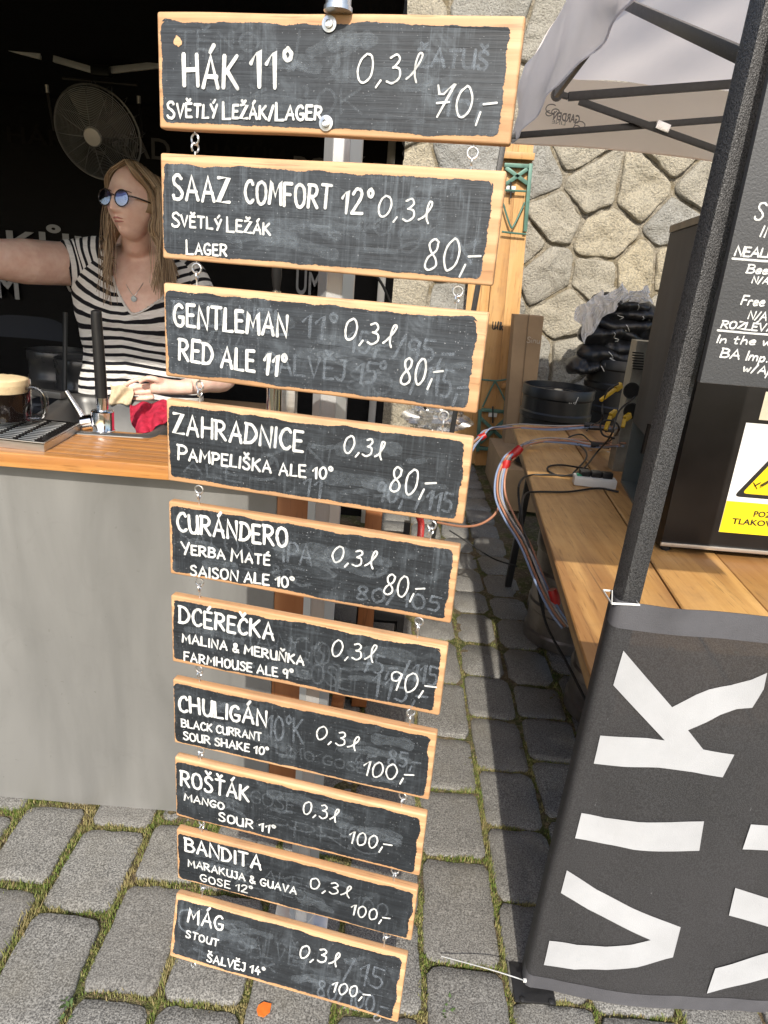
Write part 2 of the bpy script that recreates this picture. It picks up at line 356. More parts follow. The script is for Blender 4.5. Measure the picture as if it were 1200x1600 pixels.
# ------------------------------------------------------------------ hand lettering: single-stroke glyphs
G = {'A': (.56, "0,0 .28,1 .56,0;.1,.36 .5,.36"), 'B': (.5, "0,0 .02,1;~-.04,1 .32,.97 .44,.76 .3,.56 .03,.52;~.03,.52 .34,.52 .52,.28 .34,.03 -.04,0"),
'C': (.46, "~.46,.84 .33,1 .12,.88 0,.5 .1,.12 .3,0 .48,.14"), 'D': (.52, "0,0 .02,1;~-.06,1 .3,.93 .52,.5 .32,.08 -.05,0"),
'E': (.4, "0,0 0,1;0,1 .4,1.0;0,.52 .34,.53;0,0 .42,0"), 'F': (.4, "0,0 0,1;0,1 .42,1;0,.53 .34,.53"),
'G': (.5, "~.46,.86 .32,1 .1,.86 0,.48 .1,.1 .3,0 .47,.12 .49,.42;.26,.42 .52,.42"), 'H': (.5, "0,0 0,1;.5,0 .48,1;0,.5 .5,.52"),
'I': (.06, "0.03,0 .03,1"), 'J': (.32, "~.30,1 .30,.25 .18,-.02 -.04,.14;.12,1 .36,1"), 'K': (.5, "0,0 0,1;.44,1 .02,.45;.1,.55 .5,0"), 'L': (.4, "0,1 0,0 .42,.02"),
'M': (.66, "0,0 .08,1 .33,.35 .58,1 .66,0"), 'N': (.52, "0,0 .02,1 .5,0 .52,1"), 'O': (.52, "~.24,1 .06,.85 0,.5 .08,.12 .26,0 .46,.15 .52,.5 .44,.87 .24,1"),
'P': (.44, "0,0 .02,1;~-.05,1 .32,.97 .45,.72 .3,.48 .02,.44"), 'R': (.5, "0,0 .02,1;~-.05,1 .32,.97 .44,.74 .3,.52 .02,.48;.16,.5 .5,0"),
'S': (.42, "~.4,.86 .26,1 .06,.9 .06,.66 .3,.46 .42,.24 .3,.02 .08,.03 0,.16"), 'T': (.5, "0,1 .5,1;.26,1 .25,0"), 'U': (.48, "~0,1 .01,.35 .12,.03 .34,.03 .46,.32 .48,1;.48,1 .49,0"),
'V': (.5, "0,1 .24,0 .5,1"), 'W': (.7, "0,1 .16,0 .35,.7 .52,0 .7,1"), 'X': (.5, "0,0 .5,1;0,1 .5,0"), 'Y': (.46, "0,1 .22,.5;.48,1 .18,0"), 'Z': (.46, "0,1 .46,1 0,0 .5,.02"),
'0': (.44, "~.2,1 .04,.78 0,.4 .1,.06 .24,0 .4,.22 .44,.6 .34,.92 .2,1"), '1': (.26, "0,.66 .24,1 .22,0"), '2': (.44, "~0,.78 .14,1 .34,.95 .36,.7 .2,.35 0,0;0,0 .46,.02"),
'3': (.4, "~.02,.9 .2,1 .32,.82 .2,.6 .14,.56;~.14,.56 .34,.5 .38,.2 .2,0 0,.08"), '4': (.44, "~.24,1 .02,.36;.02,.36 .46,.38;.32,.62 .3,0"), '5': (.4, "~.06,1 .04,.6 .28,.58 .38,.3 .24,.02 0,.06;.06,1 .4,.98"),
'7': (.46, "0,.95 .08,.7 .2,.68 .46,1 .14,0;.04,.42 .4,.46"), '8': (.44, "~.38,.9 .22,1 .08,.86 .14,.62 .36,.36 .4,.12 .2,0 .04,.12 .1,.4 .34,.64 .38,.9"),
'9': (.42, "~.38,.9 .18,1 .02,.8 .1,.52 .3,.56 .4,.9;.4,.9 .34,0"), ',': (.1, "0.1,.1 0,-.16"), '.': (.06, "0,0 .03,.03"), '-': (.3, "0,.45 .3,.47"), '/': (.34, "0,-.1 .32,1.05"),
'°': (.22, "~.11,1.12 .0,1 .05,.82 .16,.8 .22,.97 .11,1.12"), '&': (.5, "~.48,.3 .3,.02 .08,.04 .04,.3 .3,.68 .28,.94 .14,.96 .1,.76 .3,.3 .5,0"),
'l': (.42, "~-.02,.1 .14,.3 .32,.72 .34,.97 .24,1 .2,.7 .24,.25 .34,-.02"), ';': (.62, "~.12,.2 .02,-.22;.14,.44 .56,.5"), "'": (.1, "0.1,1 0,.8"),
'e': (.38, "~.02,.3 .34,.34 .3,.56 .14,.56 .0,.3 .1,.02 .36,.08"), 'r': (.3, "0,0 .04,.55;~.04,.4 .18,.56 .3,.5"), 'n': (.36, "0,0 .03,.55;~.03,.38 .2,.56 .32,.4 .34,0"), 't': (.3, "~.14,.9 .12,.1 .26,.03;0,.58 .3,.6"),
'h': (.36, "0,0 .03,1;~.03,.38 .2,.56 .32,.4 .34,0"), 'w': (.5, "~0,.55 .1,.02 .25,.4 .36,.02 .5,.55"), 'o': (.34, "~.16,.55 .02,.4 .04,.06 .2,0 .34,.2 .3,.5 .16,.55"), 'i': (.06, "0,0 .02,.52;.03,.75 .04,.78"),
'm': (.54, "0,0 .03,.55;~.03,.38 .16,.56 .26,.4 .27,0;~.27,.38 .4,.56 .52,.4 .54,0"), 'p': (.36, "0,-.4 .04,.55;~.04,.45 .24,.58 .34,.3 .2,.02 .02,.1"), 'a': (.34, "~.3,.5 .12,.55 .0,.25 .12,.02 .28,.15 .32,.55;.32,.5 .36,0"),
'k': (.34, "0,0 0,1;.3,.55 .03,.25;.1,.32 .34,0"), 'u': (.36, "~0,.55 .04,.06 .24,.06 .34,.3;.34,.55 .36,0"), 'v': (.34, "0,.55 .16,0 .34,.55"), 's': (.28, "~.26,.5 .1,.55 .04,.4 .24,.2 .18,0 0,.04")}
ACC = {'\u0301': "-.02,1.14 .12,1.36", '\u030c': "-.14,1.36 0,1.14 .14,1.34", '\u030a': "~0,1.38 -.09,1.26 0,1.14 .09,1.26 0,1.38"}
def layout(text, rg, gap=.16, cap0=False, jit=.02):
    x = 0; out = []
    for wi, ch in enumerate(text):
        if ch == ' ': x += .30; continue
        acc = None
        if ch == 'Ĺ': ch = 'L'
        d = unicodedata.normalize('NFD', ch)
        if len(d) > 1 and d[1] in ACC: ch, acc = d[0], d[1]
        if ch not in G: ch = {'(': 'C', '#': 'H'}.get(ch, 'I')
        wd, s = G[ch]; k = 1.0 + rg.uniform(-.04, .04); dy = rg.uniform(-.03, .03)
        if cap0 and (wi == 0 or text[wi-1] in ' /') and ch.isalpha(): k = 1.28; dy -= .08
        sh = rg.uniform(-.03, .05)
        for st in s.split(';'):
            cv = st.startswith('~'); P = [Vector(tuple(map(float, q.split(',')))) for q in st.lstrip('~').split()]
            P = [Vector((x + p.x*k + p.y*sh + rg.uniform(-jit, jit)*.6, p.y*k + dy + rg.uniform(-jit, jit)*.6)) for p in P]
            out.append(catmull(P, 6) if cv else P)
        if acc:
            st = ACC[acc]; cv = st.startswith('~'); cx = x+wd*k/2
            P = [Vector(tuple(map(float, q.split(',')))) for q in st.lstrip('~').split()]
            P = [Vector((cx+p.x, p.y*1.0+dy+(k-1))) for p in P]; out.append(catmull(P, 5) if cv else P)
        x += wd*k + gap
    return out, x-gap
class Ink:      # marker strokes laid on a surface (o + u*e1 + v*e2), each a hair above the last
    def __init__(s, o, e1, e2, n, lift=.0006): s.mb = MB(); s.o, s.e1, s.e2, s.n, s.z = Vector(o), e1, e2, n, lift
    def stroke(s, P, wd, rg, var=.16):
        P2 = [P[0]]
        for p in P[1:]:
            if (p-P2[-1]).length > wd*.12: P2.append(p)
        if len(P2) < 2: P2.append(P2[0]+Vector((wd*.3, 0)))
        n = len(P2); L = []; R_ = []; ph = rg.uniform(0, 6)
        for i, p in enumerate(P2):
            a = P2[max(i-1, 0)]; b = P2[min(i+1, n-1)]; t = (b-a).normalized(); nn = Vector((-t.y, t.x))
            # widen at corners so that the joint stays full
            k = 1.0
            if 0 < i < n-1:
                c = (p-a).normalized().dot((b-p).normalized()); k = min(1.5, 1/max(.6, math.sqrt(max(.05, (1+c)/2))))
            h = wd/2*k*(1+var*math.sin(ph+i*1.3)*.5+rg.uniform(-var, var)*.4)
            if i == 0: L.append(p-t*wd*.38+nn*h*.55); R_.append(p-t*wd*.38-nn*h*.55)
            L.append(p+nn*h); R_.append(p-nn*h)
            if i == n-1: L.append(p+t*wd*.38+nn*h*.5); R_.append(p+t*wd*.38-nn*h*.5)
        i0 = len(s.mb.v)
        for a, b in zip(L, R_):
            for q in (a, b): s.mb.v.append(s.o+s.e1*q.x+s.e2*q.y+s.n*s.z)
        for k in range(len(L)-1): s.mb.f.append((i0+2*k+1, i0+2*k+3, i0+2*k+2, i0+2*k))
        s.z += .00001
    def text(s, t, a, b, cap, wd, rg, gap=.16, cap0=False, slant=0, jit=.02):
        st, W = layout(t, rg, gap, cap0, jit); d = b-a; L = d.length; d = d.normalized(); e = Vector((-d.y, d.x)); e = (e*.5+Vector((0, 1))*.5).normalized()
        sx = L/W
        for P in st: s.stroke([a+d*(p.x*sx)+e*(p.y*cap)+d*(p.y*cap*slant) for p in P], wd, rg)
def ftext(txt, size, mat, name, M4, parent=None, bold=0.0, ext=.0):
    cu = bpy.data.curves.new('t', 'FONT'); cu.body = txt; cu.size = size; cu.offset = bold; cu.extrude = ext; cu.resolution_u = 3; cu.align_x = 'LEFT'
    o = bpy.data.objects.new('t', cu); C.collection.objects.link(o); me = evalmesh(o, name); bpy.data.objects.remove(o)
    me.transform(M4); me.materials.clear(); me.materials.append(mat); n = bpy.data.objects.new(name, me); me.name = name; C.collection.objects.link(n)
    if parent:
        n.parent = parent; off = Vector((0, 0, 0)); p = parent
        while p: off += p.location; p = p.parent
        me.transform(Matrix.Translation(-off))
    return n
def frame4(o, e1, e2):
    e1 = e1.normalized(); n = e1.cross(e2).normalized(); e2 = n.cross(e1); m = Matrix((e1, e2, n)).transposed().to_4x4(); m.translation = o; return m

# ================================================================== THE SETTING: paving of granite setts
def lerp(a, b, t): return a+(b-a)*t
pav = thing('pavement', None, None); pav['kind'] = 'structure'
g = MB(); g.quad((-60, -30, -.03), (60, -30, -.03), (60, 60, -.03), (-60, 60, -.03)); tag(g.build('ground', SOIL, None, False), kind='structure')
NX = 34; NY = 100
def jz(x, y): return -.0085+.006*noise.noise(Vector((x*9, y*9, 3)))+.006*noise.noise(Vector((x*40, y*40, 1)))
g = MB(); g.grid(lambda u, v: (lerp(-2.4, 2.4, u), lerp(.7, 4.2, v), jz(lerp(-2.4, 2.4, u), lerp(.7, 4.2, v))), 240, 180); g.build('joint_bed', SOIL, pav)['kind'] = 'stuff'
J0 = [-.815-.2*k for k in range(12, 0, -1)]+[-.815, -.615, -.425, -.225, -.02, .19, .398, .60, .81, 1.01, 1.21, 1.41, 1.61]
FIX = {17: [.98, 1.277, 1.613, 1.904, 2.189, 2.545, 2.918], 18: [1.05, 1.20, 1.47, 1.75, 2.02, 2.33, 2.62], 12: [1.02, 1.33, 1.62, 1.9], 13: [.86, 1.13, 1.44, 1.66, 1.95], 11: [1.1, 1.4, 1.7, 2.0]}
SETTS = []
def sett(x0, x1, y0, y1, far):
    cx, cy = (x0+x1)/2, (y0+y1)/2; gp = rnd.uniform(.004, .009)+(.004 if x1 < -.3 and not far else 0); hx, hy = (x1-x0)/2-gp, (y1-y0)/2-gp*1.1
    n = 16 if far else 40; b = MB(); rings = 3 if far else 7; top = rnd.uniform(-.004, .006); tx, ty = rnd.uniform(-.03, .03), rnd.uniform(-.03, .03); sd = rnd.random()*100
    prof = [(1.0, -.045), (.985, -.012), (.93, -.002), (.0, .0)] if far else [(1.0, -.05), (1.0, -.009), (.988, -.004), (.965, -.001), (.75, .0), (.5, .0005), (.25, .001), (0, .001)]
    rot = rnd.uniform(-.035, .035); ex = rnd.uniform(8, 16); i0 = 0
    for k, (s, z) in enumerate(prof):
        if s == 0: b.v.append(Vector((cx, cy, top+z))); break
        for j in range(n):
            q = 2*PI*(j+.5)/n; c, sn = math.cos(q), math.sin(q); rr = (abs(c)**ex+abs(sn)**ex)**(-1/ex)
            wob = 1+(.045*noise.noise(Vector((c*1.7+sd, sn*1.7, 0)))+.035*noise.noise(Vector((c*6+sd, sn*6, 4))))*(1 if s > .5 else .3)
            x = c*rr*hx*s*wob; y = sn*rr*hy*s*wob; x, y = x+rot*y, y-rot*x
            zz = top+z+x*tx+y*ty+(0 if far else .0028*noise.noise(Vector(((cx+x)*24, (cy+y)*24, sd)))+.0014*noise.noise(Vector(((cx+x)*70, (cy+y)*70, sd))))*(1 if z > -.015 else 0)
            b.v.append(Vector((cx+x, cy+y, zz)))
    L = len(b.v)-1; R_ = (L)//n
    for k in range(R_-1):
        for j in range(n): b.f.append((k*n+j, k*n+(j+1) % n, (k+1)*n+(j+1) % n, (k+1)*n+j))
    for j in range(n): b.f.append(((R_-1)*n+j, (R_-1)*n+(j+1) % n, L))
    o = b.build('sett', GRANITE, None, ang=60, loc=(cx, cy, 0)); o.parent = pav; SETTS.append((x0, x1, y0, y1, gp)); return o
for ci in range(len(J0)-1):
    x0, x1 = J0[ci], J0[ci+1]
    if x1 < -2.2 or ci > 24: continue
    ys = list(FIX.get(ci, [rnd.uniform(.6, .85)])); 
    while ys[-1] < 6.2: ys.append(ys[-1]+rnd.uniform(.24, .33))
    for a, b_ in zip(ys, ys[1:]):
        # the paving in view: skip what stands behind the counter front or far outside the frame
        if x1 < -.3 and a > 1.95: continue
        if x1 < .0 and a > 3.6: continue
        if x0 > .62 and a > 3.4: continue
        if b_ < .85 or a > 6.1: continue
        sett(x0, x1, a, b_, a > 2.4)
# grass and moss in the joints
gm = MB()
def blade(x, y, z, h, s):
    a = rnd.uniform(0, 2*PI); l = rnd.uniform(.1, .9)*h; dx, dy = math.cos(a), math.sin(a); wx, wy = -dy*s, dx*s
    gm.quad((x-wx, y-wy, z), (x+wx, y+wy, z), (x+dx*l+wx*.1, y+dy*l+wy*.1, z+h))
def tuft_density(x, y): return noise.noise(Vector((x*4.2, y*4.2, 7)))*.65+noise.noise(Vector((x*13, y*13, 2)))*.45
for (x0, x1, y0, y1, gp) in SETTS:
    if y0 > 3.0: continue
    for side in range(2):
        n = int((330 if y0 < 2.1 else 80)*((y1-y0)/.3 if side == 0 else (x1-x0)/.3))*2
        for k in range(n):
            t = rnd.random()
            if side == 0: x, y = x0+rnd.gauss(0, gp*.75), lerp(y0, y1, t)
            else: x, y = lerp(x0, x1, t), y0+rnd.gauss(0, gp*.7)
            d = tuft_density(x, y)+(.22 if x < -.4 or .3 < x < .5 else .05)
            if d < -.06+rnd.uniform(-.1, .1) and rnd.random() < .93: continue
            h = rnd.uniform(.004, .010)*(1.0+max(0, d)*1.6); blade(x, y, jz(x, y)+rnd.uniform(-.001, .004), h, rnd.uniform(.0008, .0019))
o = gm.build('grass', BLADE, None, False); tag(o, 'short green and straw coloured grass and moss in the sett joints', 'grass', kind='stuff')

# ================================================================== polygonal stone wall at the back
WY = 6.55
wall = thing('stone_wall', 'rough polygonal stone wall of grey and sandy blocks behind the stalls', 'wall', (1, WY, 0))
g = MB(); g.box((1.2, WY+.23, 2.2), (9, .3, 4.5)); g.build('mortar', MORTAR, wall)
seeds = [(845, 268), (925, 283), (1015, 292), (1098, 290), (865, 338), (950, 376), (1062, 345), (853, 425), (940, 432), (992, 425), (885, 495), (820, 380), (895, 560), (1060, 420), (905, 232), (1060, 238),
         (650, 275), (720, 250), (640, 470), (700, 480), (600, 640), (780, 30), (860, 60), (700, 400), (980, 520), (650, 370), (830, 150), (760, 130), (640, 560), (930, 620), (1010, 610), (760, 560), (830, 560)]
S2 = [ay(x, y, WY) for x, y in seeds]; S2 = [(p.x, p.z) for p in S2]
gx = -2.8
while gx < 5.2:
    gz = .1
    while gz < 4.4:
        q = (gx+rnd.uniform(-.15, .15), gz+rnd.uniform(-.13, .13))
        if all((q[0]-a[0])**2+(q[1]-a[1])**2 > (.36+.26*(noise.noise(Vector((q[0]*1.1, q[1]*1.1, 9)))+.5))**2 for a in S2): S2.append(q)
        gz += .22
    gx += .25
for i, (sx, sz) in enumerate(S2):
    if sx < -.9 or sx > 3.6 or sz > 4.2: continue
    P = [Vector((sx-.9, sz-.9)), Vector((sx+.9, sz-.9)), Vector((sx+.9, sz+.9)), Vector((sx-.9, sz+.9))]
    for j, (ax_, az_) in enumerate(S2):
        if j == i: continue
        d = Vector((ax_-sx, az_-sz)); L = d.length
        if L > 1.3: continue
        mid = Vector((sx, sz))+d/2; d.normalize(); out = []
        for k in range(len(P)):
            a, b_ = P[k], P[(k+1) % len(P)]; da, db = (a-mid).dot(d), (b_-mid).dot(d)
            if da <= 0: out.append(a)
            if da*db < 0: out.append(a+(b_-a)*(da/(da-db)))
        P = out
        if len(P) < 3: break
    if len(P) < 3: continue
    c = sum(P, Vector((0, 0)))/len(P); sd = rnd.random()*50; n = 44; hgt = rnd.uniform(.02, .05)
    def radius(q):
        dv = Vector((math.cos(q), math.sin(q))); best = 9
        for k in range(len(P)):
            a, b_ = P[k]-c, P[(k+1) % len(P)]-c; e = b_-a; den = dv.x*e.y-dv.y*e.x
            if abs(den) < 1e-9: continue
            t = (a.x*e.y-a.y*e.x)/den; u = (a.x*dv.y-a.y*dv.x)/den
            if t > 0 and -.001 <= u <= 1.001: best = min(best, t)
        return best
    rad = [radius(2*PI*k/n)+.012*noise.noise(Vector((math.cos(2*PI*k/n)*3.5+sd, math.sin(2*PI*k/n)*3.5, 2)))-.004 for k in range(n)]; rad = [(rad[k-1]*.5+3*rad[k]+rad[(k+1) % n]*.5)/4-.012 for k in range(n)]
    b = MB(); prof = [(1, -.02), (.995, .1), (.975, .6), (.94, .85), (.82, .98), (.5, 1), (.28, 1), (.1, 1)]
    for s, z in prof:
        for k in range(n):
            q = 2*PI*k/n; rr = rad[k]*s*(1+.02*noise.noise(Vector((math.cos(q)*3+sd, math.sin(q)*3, 0)))); x = c.x+rr*math.cos(q); zz = c.y+rr*math.sin(q)
            dd = hgt*z+(.035*noise.noise(Vector((x*5, zz*5, sd)))+.022*noise.noise(Vector((x*14, zz*14, sd))))*(z > .5)
            b.v.append(Vector((x, WY+.07-dd, zz)))
    for k in range(len(prof)-1):
        for j in range(n): b.f.append((k*n+j, (k+1)*n+j, (k+1)*n+(j+1) % n, k*n+(j+1) % n))
    b.f.append(tuple((len(prof)-1)*n+j for j in range(n))[::-1])
    fixn(b.build('stone', STONE, wall, ang=50))

# ================================================================== the ten hanging menu boards
YAW = math.radians(-11.42); E1 = Vector((math.cos(YAW), math.sin(YAW), 0)); EZ = Vector((0, 0, 1)); EN = E1.cross(EZ)
BZ = [.170, -.006, -.184, -.359, -.531, -.709, -.889, -1.066, -1.231, 0]; BH = [.143, .145, .143, .139, .136, .137, .143, .1435, .130, .145]; BT = .018; BW = .5009
INS = [(8, 20, 14, 10), (6, 20, 16, 10), (5, 17, 13, 8), (7, 14, 11, 9), (5, 13, 9, 8), (5, 12, 11, 8), (4, 12, 10, 7), (4, 13, 11, 7), (5, 9, 9, 6), (8, 12, 12, 9)]
names = ['topmost', 'second', 'third', 'fourth', 'fifth', 'sixth', 'seventh', 'eighth', 'ninth', 'lowest']
TXT = [[("HÁK", 289, 134, 372, 138, 56, 6.6), ("11°", 394, 138, 455, 136, 62, 6.4), ("SVĚTLÝ LEŽÁK/LAGER", 263, 183, 503, 188, 25, 4.0), ("0,3l", 557, 130, 655, 130, 50, 3.0), ("70;", 676, 184, 776, 184, 56, 3.2)],
 [("SAAZ", 272, 312, 358, 316, 42, 5.2), ("COMFORT", 384, 316, 516, 327, 40, 5.0), ("12°", 534, 332, 580, 336, 42, 4.8), ("SVĚTLÝ LEŽÁK", 270, 352, 423, 367, 21, 3.6), ("LAGER", 293, 396, 355, 400, 21, 3.4), ("0,3l", 590, 338, 672, 350, 38, 3.0), ("80;", 662, 420, 748, 424, 56, 3.2)],
 [("GENTLEMAN", 274, 508, 449, 526, 37, 5.4), ("RED ALE 11°", 281, 562, 446, 588, 36, 5.2), ("0,3l", 537, 530, 615, 543, 38, 3.2), ("80;", 625, 599, 690, 600, 46, 3.4)],
 [("ZAHRADNICE", 273, 676, 473, 705, 34, 4.8), ("PAMPELIŠKA", 280, 716, 424, 738, 22, 3.9), ("ALE 10°", 437, 741, 520, 749, 20, 3.6), ("0,3l", 537, 706, 599, 718, 32, 3.0), ("80;", 608, 768, 679, 774, 44, 3.2)],
 [("CURÁNDERO", 279, 829, 449, 854, 31, 4.9), ("YERBA MATÉ", 285, 864, 422, 882, 18, 3.5), ("SAISON ALE 10°", 299, 898, 460, 918, 17, 3.4), ("0,3l", 518, 877, 586, 888, 29, 2.8), ("80;", 598, 927, 663, 935, 36, 2.9)],
 [("DCÉREČKA", 282, 972, 428, 999, 28, 4.6), ("MALINA & MERUŇKA", 286, 1002, 475, 1038, 15, 3.3), ("FARMHOUSE ALE 9°", 289, 1031, 458, 1060, 15, 3.0), ("0,3l", 517, 1023, 586, 1033, 29, 2.6), ("90;", 607, 1074, 680, 1088, 34, 2.8)],
 [("CHULIGÁN", 281, 1110, 417, 1134, 27, 4.6), ("BLACK CURRANT", 285, 1134, 409, 1156, 13, 2.8), ("SOUR SHAKE 10°", 288, 1154, 420, 1179, 13, 2.9), ("0,3l", 493, 1152, 558, 1172, 25, 2.5), ("100;", 566, 1209, 646, 1222, 27, 2.6)],
 [("ROŠŤÁK", 284, 1226, 389, 1251, 26, 4.3), ("MANGO", 289, 1249, 350, 1264, 12, 2.8), ("SOUR 11°", 343, 1281, 430, 1302, 14, 3.0), ("0,3l", 473, 1269, 527, 1284, 24, 2.5), ("100;", 545, 1315, 611, 1330, 23, 2.5)],
 [("BANDITA", 291, 1328, 408, 1358, 23, 4.1), ("MARAKUJA & GUAVA", 295, 1352, 463, 1396, 12, 2.6), ("GOSE 12°", 314, 1375, 395, 1396, 12, 2.4), ("0,3l", 484, 1386, 548, 1402, 20, 2.4), ("100;", 547, 1427, 609, 1442, 20, 2.4)],
 [("MÁG", 294, 1439, 348, 1453, 25, 3.6), ("STOUT", 291, 1463, 341, 1478, 12, 2.5), ("ŠALVĚJ 14°", 324, 1501, 413, 1524, 14, 2.7), ("0,3l", 467, 1494, 528, 1510, 24, 2.6), ("100;", 517, 1548, 578, 1562, 20, 2.5)]]
# older writing wiped off (given along the board, up the board, capital height, in metres)
GH = [[("ŽATUŠ", .37, .085, .46, .02, 1), ("Q", .19, .075, .24, .045, 0), ("0K", .235, .025, .30, .03, 0), ("TĚNO", .03, .10, .15, .02, 0), ("95;", .40, .03, .48, .03, 1)],
 [("45°", .37, .08, .44, .04, 0), ("1901", .30, .035, .42, .04, 0), ("N", .44, .03, .47, .03, 1), ("L", .23, .06, .26, .03, 0)],
 [("RED NEL 11°", .015, .085, .28, .033, 1), ("15;/95;", .30, .07, .46, .03, 1), ("SALVĚJ 15°", .17, .025, .36, .03, 1), ("/115;", .40, .02, .485, .04, 1), ("5/70A", .02, .05, .14, .03, 0), ("80", .30, .015, .37, .03, 0)],
 [("N", .24, .06, .28, .03, 0), ("11", .24, .01, .27, .03, 1), ("90;/115", .36, .02, .48, .03, 1), ("ALE", .03, .02, .13, .02, 0)],
 [("IPA", .21, .06, .26, .035, 1), ("80;", .19, .03, .25, .02, 0), ("80/105", .34, .015, .48, .025, 1), ("SALON", .02, .06, .16, .03, 0)],
 [("MANGO", .12, .06, .30, .045, 0), ("75;/115", .36, .06, .49, .035, 1), ("115;", .38, .015, .48, .045, 1), ("GOSE", .24, .02, .34, .04, 0)],
 [("10°K", .19, .06, .26, .05, 1), ("85;", .42, .06, .48, .03, 1), ("LIMO GOSE", .21, .03, .38, .02, 0), ("45;", .36, .04, .43, .03, 0)],
 [("GOSE", .16, .08, .25, .03, 0), ("PRO", .25, .025, .42, .035, 0), ("100", .34, .05, .41, .03, 0), ("LIST", .02, .05, .14, .03, 0)],
 [("12 ALE", .13, .06, .27, .03, 0), ("100", .38, .05, .45, .03, 0), ("SALVĚJ", .10, .03, .28, .03, 0)],
 [("SALVĚJ", .15, .06, .30, .04, 0), ("/15", .38, .06, .46, .045, 1), ("80/100;", .33, .01, .48, .035, 1), ("O", .01, .07, .06, .05, 1)]]
EYES = {}
for i in range(10):
    rg = random.Random(40+i); o0 = Vector((-.3676, 1.11, H+BZ[i])); e1, e2 = E1.copy(), EZ.copy(); h = BH[i]
    if i == 9:      # hangs free at its lower edge, tipped a little outwards
        ti = math.radians(13.5); e2 = (EZ*math.cos(ti)-EN*math.sin(ti)).normalized(); o0 = Vector((-.3676, 1.11, H-1.272)) - e2*h - E1*.004; o0 = o0
    nn = e1.cross(e2).normalized(); mt = Matrix((e1, e2, nn)).transposed().to_4x4(); mt.translation = o0
    root = thing('menu_board', '%s blackboard in the hanging column, chalked %s' % (names[i], ' '.join(t[0] for t in TXT[i][:1 if i not in (1,) else 2]).replace(';', ',-').lower().capitalize()), 'menu board', group='wooden blackboards hung one below the other')
    root.matrix_world = mt
    # wooden board
    b = bmesh.new(); bmesh.ops.create_cube(b, size=1)
    for q in b.verts: q.co = Vector(((q.co.x+.5)*BW, (q.co.y+.5)*h, (q.co.z-.5)*BT))
    bmesh.ops.subdivide_edges(b, edges=[e for e in b.edges if abs((e.verts[0].co-e.verts[1].co).x) > .3], cuts=24, use_grid_fill=True)
    outer = [e for e in b.edges if len(e.link_faces) == 2 and e.calc_face_angle(0) > .5]
    bmesh.ops.bevel(b, geom=outer, offset=.0035, segments=3, affect='EDGES', profile=.5)
    for q in b.verts:
        k = noise.noise(Vector((q.co.x*7+i*9, q.co.y*3, 0)))*.0012
        if q.co.y > h*.5: q.co.y += k
        else: q.co.y -= k
    me = bpy.data.meshes.new('board'); b.to_mesh(me); b.free(); me.materials.append(W_BOARD); me.polygons.foreach_set('use_smooth', [True]*len(me.polygons)); me.set_sharp_from_angle(angle=.6)
    bo = bpy.data.objects.new('board', me); C.collection.objects.link(bo); bo.parent = root
    # painted blackboard field with a brushed, ragged outline
    l, r, t, bt = [q*.00085 for q in INS[i]]; x0, x1, y0, y1 = l, BW-r, bt, h-t; pts = []; rc = .007
    def edge(a, b_, nrm, amp_slow, amp_fast, step):
        d = b_-a; L = d.length; n = int(L/step); d /= L
        for k in range(n):
            s = k*step; off = amp_slow*noise.noise(Vector((s*9+i*7.7+nrm.x*3, nrm.y*5, 1)))+amp_slow*.6*noise.noise(Vector((s*35+i, nrm.x*9, nrm.y*7)))
            off += amp_fast*(noise.noise(Vector((s*170, i*3+nrm.x, nrm.y)))+.8*max(-.3, rg.gauss(0, .45)))
            edgefade = min(1, s/rc, (L-s)/rc); off -= rc*.8*(1-edgefade)**2
            pts.append(a+d*s+nrm*off)
    edge(Vector((x0, y0)), Vector((x1, y0)), Vector((0, -1)), .0034, .0009, .0010)
    edge(Vector((x1, y0)), Vector((x1, y1)), Vector((1, 0)), .006, .0016, .0009)
    edge(Vector((x1, y1)), Vector((x0, y1)), Vector((0, 1)), .0048, .0010, .0010)
    edge(Vector((x0, y1)), Vector((x0, y0)), Vector((-1, 0)), .004, .0011, .0009)
    g = MB(); g.v = [Vector((min(max(p.x, .001), BW-.003), min(max(p.y, .001), h-.003), .0004)) for p in pts]; g.f = [tuple(range(len(pts)))]
    g.build('painted_field', SLATE_W if i < 3 else SLATE, root, False, local=True)
    # stray flecks of paint outside the field
    ex, ey, ez = Vector((1, 0, 0)), Vector((0, 1, 0)), Vector((0, 0, 1))
    gh = Ink((0, 0, 0), ex, ey, ez, .0008); gf = Ink((0, 0, 0), ex, ey, ez, .0008+.0004)
    for tx, ua, va, ub, cap, strong in GH[i]:
        (gh if strong else gf).text(tx, Vector((ua, va)), Vector((ub, va+rg.uniform(-.004, .004))), cap, .0042 if strong else .0036, rg, jit=.03)
    for k in range(26):      # wiped strokes and scuffs
        a = Vector((rg.uniform(.03, BW-.06), rg.uniform(.02, h-.04))); q = rg.uniform(-.5, .5) if rg.random() < .6 else rg.uniform(0, 3.1); L = rg.uniform(.006, .05)
        P = catmull([a, a+Vector((math.cos(q), math.sin(q)*.5))*L*.5+Vector((0, rg.uniform(-.004, .004))), a+Vector((math.cos(q+.3), math.sin(q+.3)*.5))*L], 4)
        gf.stroke([Vector((p.x, min(max(p.y, y0+.006), y1-.008))) for p in P], rg.choice((.0008, .0014, .005, .008)), rg)
